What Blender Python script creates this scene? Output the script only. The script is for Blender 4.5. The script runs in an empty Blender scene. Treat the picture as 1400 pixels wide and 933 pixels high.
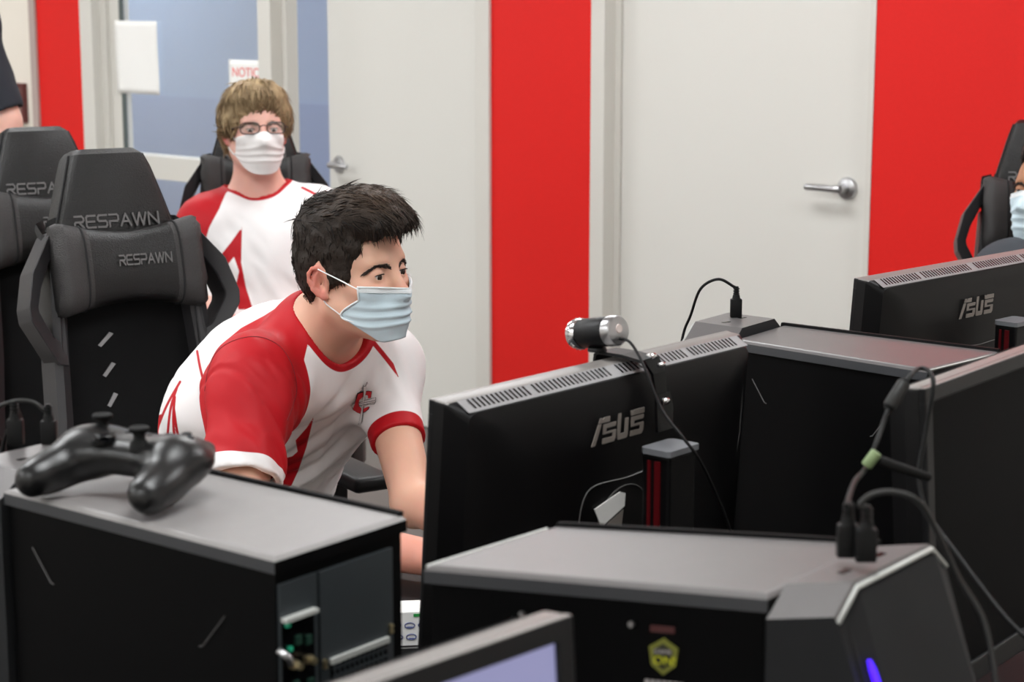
import bpy, bmesh, math, random
import numpy as np
from mathutils import Vector, Matrix
from mathutils.bvhtree import BVHTree

random.seed(7)
rng = np.random.default_rng(7)
scene = bpy.context.scene
COL = scene.collection
PI = math.pi

# ------------------------------------------------------------------ camera model (1400 x 933)
F_PX, CX, CY = 2600.0, 700.0, 466.5
TH = math.radians(10.22)
CAM_H = 1.60
SN, CS = math.sin(TH), math.cos(TH)

def ray(x, y):
    u = (x - CX) / F_PX; v = (CY - y) / F_PX
    return np.array([u, CS + v * SN, -SN + v * CS])
def at_h(x, y, h):
    r = ray(x, y); t = (h - CAM_H) / r[2]
    return np.array([0, 0, CAM_H]) + r * t
def at_y(x, y, Y):
    r = ray(x, y); t = Y / r[1]
    return np.array([0, 0, CAM_H]) + r * t

cam_d = bpy.data.cameras.new('camera')
cam_d.sensor_width = 22.3
cam_d.lens = F_PX / 1400.0 * 22.3
cam_d.clip_start = 0.05
cam_d.dof.use_dof = True
cam_d.dof.focus_distance = 2.95
cam_d.dof.aperture_fstop = 5.0
cam = bpy.data.objects.new('camera', cam_d)
cam.location = (0, 0, CAM_H)
cam.rotation_euler = (PI / 2 - TH, 0, 0)
COL.objects.link(cam)
scene.camera = cam

# ------------------------------------------------------------------ materials
def lin(c):
    return tuple(((v / 255.0) / 12.92 if v / 255.0 <= 0.04045 else ((v / 255.0 + 0.055) / 1.055) ** 2.4) for v in c)

def mat(name, rgb, rough=0.5, metal=0.0, bump=None, vary=None, spec=0.5, sheen=0.0, emit=None, coat=0.0, sss=0.0):
    m = bpy.data.materials.new(name); m.use_nodes = True
    nt = m.node_tree; b = nt.nodes['Principled BSDF']
    c = lin(rgb) + (1,)
    b.inputs['Base Color'].default_value = c
    b.inputs['Roughness'].default_value = rough
    b.inputs['Metallic'].default_value = metal
    b.inputs['Specular IOR Level'].default_value = spec
    if coat: b.inputs['Coat Weight'].default_value = coat
    if sheen: b.inputs['Sheen Weight'].default_value = sheen
    if sss:
        b.inputs['Subsurface Weight'].default_value = sss
        b.inputs['Subsurface Radius'].default_value = (1.0, 0.35, 0.2)
        b.inputs['Subsurface Scale'].default_value = 0.006
    if emit:
        b.inputs['Emission Color'].default_value = lin(emit[0]) + (1,)
        b.inputs['Emission Strength'].default_value = emit[1]
    tc = nt.nodes.new('ShaderNodeTexCoord')
    if vary:                                     # (scale, amount)
        n = nt.nodes.new('ShaderNodeTexNoise'); n.inputs['Scale'].default_value = vary[0]; n.inputs['Detail'].default_value = 4
        nt.links.new(tc.outputs['Object'], n.inputs['Vector'])
        mx = nt.nodes.new('ShaderNodeMixRGB'); mx.blend_type = 'MULTIPLY'; mx.inputs['Fac'].default_value = 1
        cr = nt.nodes.new('ShaderNodeMapRange')
        cr.inputs['To Min'].default_value = 1 - vary[1]; cr.inputs['To Max'].default_value = 1 + vary[1]
        nt.links.new(n.outputs['Fac'], cr.inputs['Value'])
        mx.inputs['Color1'].default_value = c
        nt.links.new(cr.outputs['Result'], mx.inputs['Color2'])
        nt.links.new(mx.outputs['Color'], b.inputs['Base Color'])
    if bump:                                     # (scale, strength, kind)
        if len(bump) > 2 and bump[2] == 'voronoi':
            n = nt.nodes.new('ShaderNodeTexVoronoi'); out = n.outputs['Distance']
        else:
            n = nt.nodes.new('ShaderNodeTexNoise'); n.inputs['Detail'].default_value = 3; out = n.outputs['Fac']
        n.inputs['Scale'].default_value = bump[0]
        nt.links.new(tc.outputs['Object'], n.inputs['Vector'])
        bp = nt.nodes.new('ShaderNodeBump'); bp.inputs['Strength'].default_value = bump[1]; bp.inputs['Distance'].default_value = 0.002
        nt.links.new(out, bp.inputs['Height']); nt.links.new(bp.outputs['Normal'], b.inputs['Normal'])
    return m

M = {}
M['wall_white'] = mat('wall_white', (226, 223, 217), 0.6, bump=(220, 0.08), vary=(1.5, 0.015))
M['door_grey'] = mat('door_grey', (222, 220, 214), 0.42, bump=(160, 0.05), vary=(2, 0.012))
M['frame_grey'] = mat('frame_grey', (214, 211, 204), 0.45, bump=(120, 0.05), vary=(3, 0.01))
M['cream'] = mat('cream', (232, 224, 212), 0.6, bump=(200, 0.06), vary=(1.5, 0.015))
M['red_wall'] = mat('red_wall', (222, 27, 22), 0.55, spec=0.3, bump=(260, 0.18), vary=(120, 0.05))
M['blue_wall'] = mat('blue_wall', (182, 200, 230), 0.6, bump=(200, 0.06), vary=(2, 0.02))
M['blue_low'] = mat('blue_low', (172, 188, 222), 0.6, bump=(200, 0.06), vary=(2, 0.02))
M['teal_grey'] = mat('teal_grey', (120, 138, 146), 0.6, vary=(2, 0.02))
M['ceiling'] = mat('ceiling', (225, 224, 220), 0.8, bump=(90, 0.3), vary=(40, 0.04))
M['carpet'] = mat('carpet', (118, 114, 110), 0.95, bump=(350, 0.9), vary=(300, 0.35), spec=0.1)
M['baseboard'] = mat('baseboard', (52, 52, 56), 0.5, vary=(4, 0.05))
M['dark_line'] = mat('dark_gasket', (84, 92, 90), 0.5, vary=(5, 0.03))
M['paper'] = mat('paper', (244, 243, 240), 0.75, vary=(6, 0.015))
M['paper_red'] = mat('print_red', (226, 84, 78), 0.7, vary=(6, 0.02))
M['maroon'] = mat('maroon_wood', (92, 40, 38), 0.5, vary=(12, 0.15))
M['brown_art'] = mat('brown_art', (120, 88, 80), 0.5, vary=(12, 0.3))
M['steel'] = mat('brushed_steel', (188, 188, 190), 0.28, 1.0, bump=(300, 0.05))
M['chrome'] = mat('chrome', (230, 230, 232), 0.12, 1.0, vary=(30, 0.02))
M['black_plastic'] = mat('black_plastic', (16, 16, 18), 0.42, spec=0.3, bump=(700, 0.12), vary=(40, 0.1))
M['gloss_black'] = mat('gloss_black', (10, 10, 12), 0.22, spec=0.3, vary=(40, 0.1))
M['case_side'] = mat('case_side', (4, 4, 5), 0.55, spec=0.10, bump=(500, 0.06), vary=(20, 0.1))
M['case_top'] = mat('case_top', (98, 95, 95), 0.34, bump=(900, 0.10), vary=(60, 0.06))  # dark plastic with the glancing reflection on its tops put into the base colour
M['case_front'] = mat('case_front', (40, 41, 43), 0.55, spec=0.15, bump=(700, 0.1), vary=(30, 0.08))
M['case_edge'] = mat('case_edge', (112, 114, 118), 0.35, bump=(700, 0.06), vary=(30, 0.05))
M['case_back'] = mat('case_back', (62, 68, 72), 0.45, 0.3, bump=(600, 0.06), vary=(30, 0.05))
M['case_lip'] = mat('case_lip', (66, 67, 70), 0.42, spec=0.35, bump=(700, 0.08), vary=(30, 0.05))
M['monitor_top_sheen'] = mat('monitor_top_sheen', (128, 124, 121), 0.36, bump=(700, 0.06), vary=(30, 0.05))  # pale base colour stands in for light reflected off the upper edges
M['lip_silver'] = mat('lip_silver', (186, 188, 184), 0.4, vary=(60, 0.04))
M['groove'] = mat('groove_grey', (92, 90, 90), 0.4, vary=(30, 0.08))
M['desk'] = mat('desk_black', (11, 11, 13), 0.5, spec=0.25, bump=(400, 0.15), vary=(60, 0.12))
M['vent_grey'] = mat('vent_grey', (140, 139, 140), 0.4, bump=(500, 0.06), vary=(30, 0.05))
M['monitor_back'] = mat('monitor_back', (11, 10, 11), 0.42, spec=0.20, bump=(900, 0.12), vary=(60, 0.1))
M['logo_grey'] = mat('logo_grey', (128, 120, 114), 0.5, vary=(60, 0.04))
M['trim_red'] = mat('trim_red', (84, 8, 14), 0.35, vary=(90, 0.2))
M['pcb'] = mat('pcb_green', (24, 60, 48), 0.5, vary=(200, 0.4))
M['teal_jack'] = mat('teal_jack', (40, 170, 130), 0.4, vary=(80, 0.05))
M['gold'] = mat('brass_jack', (206, 190, 150), 0.3, 0.9, vary=(80, 0.05))
M['leather'] = mat('black_leather', (18, 17, 17), 0.38, spec=0.42, bump=(420, 0.35, 'voronoi'), vary=(60, 0.08))
M['leather_grey'] = mat('grey_perforated_leather', (58, 56, 56), 0.5, spec=0.35, bump=(520, 0.6, 'voronoi'), vary=(60, 0.08))
M['mesh_fabric'] = mat('black_mesh_fabric', (16, 16, 17), 0.85, bump=(900, 0.5, 'voronoi'), vary=(200, 0.2), spec=0.2)
M['wing_plastic'] = mat('wing_plastic', (46, 45, 47), 0.45, spec=0.4, bump=(600, 0.18), vary=(60, 0.07))
M['stitch'] = mat('silver_lettering', (108, 106, 106), 0.5, vary=(80, 0.05))
M['strap'] = mat('black_webbing', (20, 20, 22), 0.8, bump=(900, 0.4), vary=(200, 0.15))
M['controller'] = mat('controller_black', (19, 19, 20), 0.30, bump=(1200, 0.1), vary=(60, 0.06))
M['rubber'] = mat('black_rubber', (12, 12, 12), 0.7, spec=0.25, bump=(900, 0.3), vary=(80, 0.1))
M['cable'] = mat('cable_black', (10, 10, 11), 0.5, spec=0.25, vary=(80, 0.1))
M['cable_grey'] = mat('cable_grey', (38, 38, 37), 0.5, spec=0.3, vary=(80, 0.06))
M['green_tag'] = mat('green_tag', (120, 138, 96), 0.5, vary=(80, 0.1))
M['bluebox'] = mat('print_blue', (90, 100, 150), 0.6, vary=(60, 0.1))
M['green_print'] = mat('print_green', (40, 150, 70), 0.6, vary=(60, 0.1))
M['eye_white'] = mat('eye_white', (226, 216, 210), 0.2, vary=(60, 0.02))
M['iris'] = mat('iris_brown', (44, 28, 20), 0.15, vary=(300, 0.3))
M['brow'] = mat('brow_hair', (46, 32, 26), 0.7, vary=(200, 0.2))
M['brow_light'] = mat('brow_hair_light', (120, 90, 66), 0.7, vary=(200, 0.2))
M['mask_white'] = mat('mask_white', (240, 237, 236), 0.8, bump=(900, 0.25), vary=(40, 0.015), spec=0.2)
M['mask_strap'] = mat('mask_strap', (240, 240, 240), 0.8, vary=(60, 0.02))
M['mask_edge'] = mat('mask_edge_band', (232, 238, 240), 0.8, bump=(1200, 0.3), vary=(60, 0.02))
M['mask_blue'] = mat('mask_blue', (206, 225, 234), 0.8, bump=(1400, 0.25), vary=(40, 0.03), spec=0.2)
M['trousers'] = mat('dark_trousers', (24, 25, 30), 0.85, bump=(500, 0.4), vary=(80, 0.12))
M['navy_shirt'] = mat('navy_shirt', (36, 39, 48), 0.85, bump=(700, 0.35), vary=(60, 0.08))
M['grey_shirt'] = mat('charcoal_shirt', (58, 62, 68), 0.85, bump=(700, 0.35), vary=(60, 0.08))
M['shoe'] = mat('black_shoe', (26, 26, 28), 0.6, vary=(60, 0.1))
M['glasses'] = mat('glasses_frame', (52, 36, 34), 0.3, vary=(60, 0.1))
M['print_red_jersey'] = mat('jersey_print_red', (196, 24, 38), 0.55, bump=(900, 0.15), vary=(40, 0.04))
M['print_black'] = mat('print_black', (30, 26, 28), 0.6, vary=(60, 0.1))
M['feather_white'] = mat('feather_white', (214, 208, 208), 0.6, vary=(60, 0.04))
M['print_silver'] = mat('print_silver', (166, 160, 160), 0.6, vary=(60, 0.04))
M['badge_olive'] = mat('badge_olive', (120, 122, 52), 0.4, vary=(60, 0.08))
M['badge_yellow'] = mat('badge_yellow', (196, 198, 44), 0.4, vary=(60, 0.08))
M['badge_dark'] = mat('badge_dark', (44, 44, 30), 0.4, vary=(60, 0.1))
M['dim_red'] = mat('dim_red_print', (74, 36, 36), 0.5, vary=(60, 0.1))
M['led'] = mat('violet_led', (60, 20, 230), 0.4, emit=((70, 20, 255), 1.6))
M['screen_on'] = mat('lavender_screen', (40, 40, 50), 0.3, emit=((160, 160, 204), 0.75))
M['screen_off'] = mat('dark_screen', (6, 6, 8), 0.5, spec=0.05, vary=(30, 0.1))
M['lamp'] = mat('lamp_diffuser', (250, 250, 245), 0.5, emit=((251, 253, 254), 14.4))

def glass_mat():
    m = bpy.data.materials.new('clear_glass'); m.use_nodes = True
    nt = m.node_tree; nt.nodes.clear()
    o = nt.nodes.new('ShaderNodeOutputMaterial'); mx = nt.nodes.new('ShaderNodeMixShader')
    t = nt.nodes.new('ShaderNodeBsdfTransparent'); g = nt.nodes.new('ShaderNodeBsdfGlossy')
    t.inputs['Color'].default_value = (0.97, 0.99, 1.0, 1); g.inputs['Roughness'].default_value = 0.03
    mx.inputs['Fac'].default_value = 0.15
    nt.links.new(t.outputs[0], mx.inputs[1]); nt.links.new(g.outputs[0], mx.inputs[2])
    nt.links.new(mx.outputs[0], o.inputs['Surface'])
    return m
M['glass'] = glass_mat()

def skin_mat(name, rgb, flush, sss):
    """skin that is redder where the flush attribute says so (ears, nose, knuckles)"""
    m = mat(name, rgb, 0.5, bump=(600, 0.10), vary=(28, 0.06), sss=sss, spec=0.4)
    nt = m.node_tree; b = nt.nodes['Principled BSDF']; src = b.inputs['Base Color'].links[0].from_socket
    at = nt.nodes.new('ShaderNodeAttribute'); at.attribute_name = 'flush'
    mx = nt.nodes.new('ShaderNodeMixRGB'); mx.inputs['Color2'].default_value = lin(flush) + (1,)
    nt.links.new(at.outputs['Fac'], mx.inputs['Fac']); nt.links.new(src, mx.inputs['Color1']); nt.links.new(mx.outputs['Color'], b.inputs['Base Color'])
    return m
M['skin'] = skin_mat('skin_fair', (224, 176, 152), (206, 112, 100), 0.25)
M['skin_pink'] = skin_mat('skin_pinkish', (232, 182, 166), (214, 112, 106), 0.25)
M['skin_brown'] = skin_mat('skin_tan', (176, 124, 92), (150, 88, 70), 0.2)
def hair_mat(name, dark, light, rough=0.5):
    m = bpy.data.materials.new(name); m.use_nodes = True
    nt = m.node_tree; b = nt.nodes['Principled BSDF']
    b.inputs['Roughness'].default_value = rough; b.inputs['Specular IOR Level'].default_value = 0.25
    at = nt.nodes.new('ShaderNodeAttribute'); at.attribute_name = 'tone'
    mx = nt.nodes.new('ShaderNodeMixRGB')
    mx.inputs['Color1'].default_value = lin(dark) + (1,); mx.inputs['Color2'].default_value = lin(light) + (1,)
    nt.links.new(at.outputs['Fac'], mx.inputs['Fac']); nt.links.new(mx.outputs['Color'], b.inputs['Base Color'])
    tc = nt.nodes.new('ShaderNodeTexCoord'); n = nt.nodes.new('ShaderNodeTexNoise'); n.inputs['Scale'].default_value = 400
    nt.links.new(tc.outputs['Object'], n.inputs['Vector'])
    bp = nt.nodes.new('ShaderNodeBump'); bp.inputs['Strength'].default_value = 0.5; bp.inputs['Distance'].default_value = 0.002
    nt.links.new(n.outputs['Fac'], bp.inputs['Height']); nt.links.new(bp.outputs['Normal'], b.inputs['Normal'])
    return m
M['hair_dark'] = hair_mat('hair_dark_brown', (15, 12, 11), (92, 75, 62), 0.55)
M['hair_blond'] = hair_mat('hair_light_brown', (104, 82, 58), (188, 164, 126), 0.55)
M['hair_black'] = hair_mat('hair_black', (18, 16, 16), (44, 38, 34), 0.5)

def jersey_mat(name, white=(243, 240, 240), red=(184, 8, 24)):
    """white sports cloth; where the printed panel attribute is positive the cloth is red"""
    m = bpy.data.materials.new(name); m.use_nodes = True
    nt = m.node_tree; b = nt.nodes['Principled BSDF']
    b.inputs['Roughness'].default_value = 0.55; b.inputs['Specular IOR Level'].default_value = 0.3
    at = nt.nodes.new('ShaderNodeAttribute'); at.attribute_name = 'panel'
    mr = nt.nodes.new('ShaderNodeMapRange'); mr.inputs['From Min'].default_value = -0.0006; mr.inputs['From Max'].default_value = 0.0006
    nt.links.new(at.outputs['Fac'], mr.inputs['Value'])
    mx = nt.nodes.new('ShaderNodeMixRGB')
    mx.inputs['Color1'].default_value = lin(white) + (1,); mx.inputs['Color2'].default_value = lin(red) + (1,)
    nt.links.new(mr.outputs['Result'], mx.inputs['Fac']); nt.links.new(mx.outputs['Color'], b.inputs['Base Color'])
    tc = nt.nodes.new('ShaderNodeTexCoord'); n = nt.nodes.new('ShaderNodeTexNoise'); n.inputs['Scale'].default_value = 900
    nt.links.new(tc.outputs['Object'], n.inputs['Vector'])
    bp = nt.nodes.new('ShaderNodeBump'); bp.inputs['Strength'].default_value = 0.15; bp.inputs['Distance'].default_value = 0.001
    nt.links.new(n.outputs['Fac'], bp.inputs['Height']); nt.links.new(bp.outputs['Normal'], b.inputs['Normal'])
    return m
M['jersey'] = jersey_mat('jersey_cloth')

# ------------------------------------------------------------------ object helpers
def tag(o, label=None, cat=None, group=None, kind=None):
    if label: o['label'] = label
    if cat: o['category'] = cat
    if group: o['group'] = group
    if kind: o['kind'] = kind
    return o
def empty(name, loc=(0, 0, 0), rz=0.0, rot=None):
    o = bpy.data.objects.new(name, None); COL.objects.link(o)
    o.location = loc
    o.rotation_euler = rot if rot else (0, 0, rz)
    o.empty_display_size = 0.1
    return o
def mesh_obj(name, verts, faces, mats, parent=None, smooth=False, mi=None, sharp=None):
    me = bpy.data.meshes.new(name)
    me.from_pydata([tuple(map(float, v)) for v in verts], [], [tuple(int(i) for i in f) for f in faces])
    o = bpy.data.objects.new(name, me); COL.objects.link(o)
    for m in (mats if isinstance(mats, (list, tuple)) else [mats]): me.materials.append(m)
    if mi is not None: me.polygons.foreach_set('material_index', list(map(int, mi)))
    if smooth:
        me.polygons.foreach_set('use_smooth', [True] * len(me.polygons))
        if sharp: 
            me.set_sharp_from_angle(angle=math.radians(sharp))
    if parent: o.parent = parent
    return o
def bm_obj(name, bm, mats, parent=None, smooth=False, sharp=35):
    bmesh.ops.recalc_face_normals(bm, faces=bm.faces)
    me = bpy.data.meshes.new(name); bm.to_mesh(me); bm.free()
    o = bpy.data.objects.new(name, me); COL.objects.link(o)
    for m in (mats if isinstance(mats, (list, tuple)) else [mats]): me.materials.append(m)
    if smooth:
        me.polygons.foreach_set('use_smooth', [True] * len(me.polygons))
        me.set_sharp_from_angle(angle=math.radians(sharp))
    if parent: o.parent = parent
    return o

def add_box(bm, c, s, rot=None, bevel=0.0, seg=2, mi=0):
    g = bmesh.ops.create_cube(bm, size=1.0)
    vs = g['verts']
    bmesh.ops.scale(bm, vec=s, verts=vs)
    fs = list({f for v in vs for f in v.link_faces})
    if bevel > 0:
        es = list({e for v in vs for e in v.link_edges})
        r = bmesh.ops.bevel(bm, geom=es + vs, offset=bevel, segments=seg, affect='EDGES', profile=0.5)
        vs = list({v for f in r['faces'] for v in f.verts} | set(v for v in vs if v.is_valid))
        fs = list({f for v in vs for f in v.link_faces})
    if rot is not None: bmesh.ops.rotate(bm, cent=(0, 0, 0), matrix=rot, verts=vs)
    bmesh.ops.translate(bm, vec=c, verts=vs)
    for f in fs: f.material_index = mi
    return vs
def add_cyl(bm, a, b, r1, r2=None, n=20, mi=0, bevel=0.0):
    a = Vector(a); b = Vector(b); r2 = r1 if r2 is None else r2
    d = b - a; L = d.length
    g = bmesh.ops.create_cone(bm, cap_ends=True, segments=n, radius1=r1, radius2=r2, depth=L)
    vs = g['verts']
    fs = list({f for v in vs for f in v.link_faces})
    if bevel > 0:
        es = [e for e in {e for v in vs for e in v.link_edges} if any(len(f.verts) > 4 for f in e.link_faces)]
        r = bmesh.ops.bevel(bm, geom=es, offset=bevel, segments=2, affect='EDGES', profile=0.5)
        vs = list({v for f in r['faces'] for v in f.verts} | set(v for v in vs if v.is_valid))
        fs = list({f for v in vs for f in v.link_faces})
    q = Vector((0, 0, 1)).rotation_difference(d.normalized()).to_matrix()
    bmesh.ops.rotate(bm, cent=(0, 0, 0), matrix=q, verts=vs)
    bmesh.ops.translate(bm, vec=(a + b) / 2, verts=vs)
    for f in fs: f.material_index = mi
    return vs
def add_prism(bm, pts, z0, z1, mi=0, xf=None):
    """polygon pts (x, y) extruded from z0 to z1; xf maps a local Vector to the final place"""
    xf = xf or (lambda v: v)
    n = len(pts)
    lo = [bm.verts.new(xf(Vector((p[0], p[1], z0)))) for p in pts]
    hi = [bm.verts.new(xf(Vector((p[0], p[1], z1)))) for p in pts]
    fs = [bm.faces.new(lo[::-1]), bm.faces.new(hi)]
    for i in range(n):
        fs.append(bm.faces.new((lo[i], lo[(i + 1) % n], hi[(i + 1) % n], hi[i])))
    for f in fs: f.material_index = mi
    return lo + hi
def catmull(pts, n=8, closed=False):
    P = [np.array(p, float) for p in pts]; out = []
    m = len(P)
    rngi = range(m if closed else m - 1)
    for i in rngi:
        p0 = P[(i - 1) % m] if (closed or i > 0) else 2 * P[0] - P[1]
        p1 = P[i]; p2 = P[(i + 1) % m]
        p3 = P[(i + 2) % m] if (closed or i + 2 < m) else 2 * P[-1] - P[-2]
        for k in range(n):
            t = k / n
            out.append(0.5 * ((2 * p1) + (-p0 + p2) * t + (2 * p0 - 5 * p1 + 4 * p2 - p3) * t * t + (-p0 + 3 * p1 - 3 * p2 + p3) * t ** 3))
    if not closed: out.append(P[-1])
    return out
def add_tube(bm, pts, r, n=8, mi=0, closed=False, flat=1.0):
    P = [Vector(p) for p in pts]; m = len(P)
    rs = r if isinstance(r, (list, tuple, np.ndarray)) else [r] * m
    rings = []; ref = None
    for i in range(m):
        a = P[(i - 1) % m] if (closed or i > 0) else P[i]
        b = P[(i + 1) % m] if (closed or i < m - 1) else P[i]
        t = (b - a).normalized()
        if ref is None:
            ref = t.orthogonal().normalized()
        ref = (ref - t * ref.dot(t)).normalized()
        bi = t.cross(ref)
        rings.append([bm.verts.new(P[i] + (ref * math.cos(2 * PI * k / n) + bi * math.sin(2 * PI * k / n) * flat) * rs[i]) for k in range(n)])
    fs = []
    for i in range(m if closed else m - 1):
        A = rings[i]; B = rings[(i + 1) % m]
        for k in range(n):
            fs.append(bm.faces.new((A[k], A[(k + 1) % n], B[(k + 1) % n], B[k])))
    if not closed:
        fs.append(bm.faces.new(rings[0][::-1])); fs.append(bm.faces.new(rings[-1]))
    for f in fs: f.material_index = mi; f.smooth = True
def tube_obj(name, pts, r, m, parent=None, n=8, closed=False):
    bm = bmesh.new(); add_tube(bm, pts, r, n, closed=closed)
    return bm_obj(name, bm, m, parent, True, 60)
def add_loft(bm, rings, mi=0, cap=True):
    R = [[bm.verts.new(Vector(p)) for p in ring] for ring in rings]
    n = len(R[0]); fs = []
    for a, b in zip(R[:-1], R[1:]):
        for k in range(n):
            fs.append(bm.faces.new((a[k], a[(k + 1) % n], b[(k + 1) % n], b[k])))
    if cap:
        fs.append(bm.faces.new(R[0][::-1])); fs.append(bm.faces.new(R[-1]))
    for f in fs: f.material_index = mi
    return R

# ------------------------------------------------------------------ lettering made of strokes
GLYPH = {
 'R': (1.0, [[(0, 1), (.8, 1), (1, .8), (1, .66), (.84, .5), (.1, .5)], [(.45, .5), (1, 0)], [(0, 0), (0, .42)]]),
 'E': (1.0, [[(1, 1), (.14, 1), (0, .86), (0, .14), (.14, 0), (1, 0)], [(0, .5), (.9, .5)]]),
 'S': (1.0, [[(1, 1), (.14, 1), (0, .86), (0, .64), (.14, .5), (.86, .5), (1, .36), (1, .14), (.86, 0), (0, 0)]]),
 'P': (1.0, [[(0, 1), (.86, 1), (1, .86), (1, .58), (.86, .44), (0, .44)], [(0, 0), (0, .44)]]),
 'A': (1.1, [[(0, 0), (.55, 1), (1.1, 0)], [(.26, .36), (.84, .36)]]),
 'W': (1.5, [[(0, 1), (.38, 0), (.75, 1), (1.12, 0), (1.5, 1)]]),
 'N': (1.1, [[(0, 0), (0, 1), (1.1, 0), (1.1, 1)]]),
}
def stroke_polys(path, w):
    """thick mitred polygons for each segment of a path (each segment its own quad, overlapping at the bends)"""
    out = []
    for a, b in zip(path[:-1], path[1:]):
        ax, ay = a; bx, by = b
        dx, dy = bx - ax, by - ay; L = math.hypot(dx, dy); dx /= L; dy /= L
        e = w * 0.45
        ax -= dx * e; ay -= dy * e; bx += dx * e; by += dy * e
        nx, ny = -dy * w / 2, dx * w / 2
        out.append([(ax + nx, ay + ny), (ax - nx, ay - ny), (bx - nx, by - ny), (bx + nx, by + ny)])
    return out
def word_polys(word, w=0.13, gap=0.34):
    x = 0; out = []
    for ch in word:
        wd, paths = GLYPH[ch]
        for p in paths:
            out += stroke_polys([(px + x, py) for px, py in p], w)
        x += wd + gap
    return out, x - gap
ASUS = []
def _asus():
    def q(*p): ASUS.append(list(p))
    q((0, 0), (.24, 0), (.62, .72), (.62, .78), (.40, .78)); q((.42, .82), (.50, 1), (.66, 1), (.70, .9), (.78, 1), (1.22, 1), (1.22, .80))
    for dx in (0.0, 2.05):
        x = .78 + dx
        q((x, .74), (x, .36), (x + .22, .36), (x + .22, .74)); q((x + .2, .74), (x + .2, .58), (x + .86, .58), (x + .92, .64), (x + .92, .74))
        q((x, .44), (x, .36), (x + .74, .36), (x + .74, .44)); q((x + .70, .44), (x + .70, 0), (x + .82, 0), (x + .94, .12), (x + .94, .44))
        q((x, .2), (x, 0), (x + .74, 0), (x + .74, .2))
    q((1.84, 1), (1.84, .06), (2.04, .06), (2.04, 1)); q((1.84, .22), (1.84, .06), (1.92, 0), (2.5, 0), (2.58, .06), (2.58, .22)); q((2.38, .76), (2.38, .1), (2.6, .1), (2.6, .76))
    q((2.80, .80), (2.72, 1), (2.86, 1), (2.9, .9), (2.96, 1), (3.76, 1), (3.76, .80))
_asus()
def polys_obj(name, polys, xf, m, parent=None, thick=0.0012):
    bm = bmesh.new()
    for i, p in enumerate(polys):
        e = 0.00002 * i
        add_prism(bm, p, 0.0, thick + e, xf=xf)
    return bm_obj(name, bm, m, parent)
def font_text(name, text, size, m, parent, mw, extrude=0.0006):
    cu = bpy.data.curves.new(name, 'FONT'); cu.body = text; cu.size = size; cu.extrude = extrude; cu.align_x = 'LEFT'
    t = bpy.data.objects.new(name, cu); COL.objects.link(t)
    dg = bpy.context.evaluated_depsgraph_get()
    me = bpy.data.meshes.new_from_object(t.evaluated_get(dg))
    bpy.data.objects.remove(t); bpy.data.curves.remove(cu)
    o = bpy.data.objects.new(name, me); COL.objects.link(o)
    me.materials.clear(); me.materials.append(m)
    me.transform(mw)
    if parent: o.parent = parent
    return o
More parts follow.
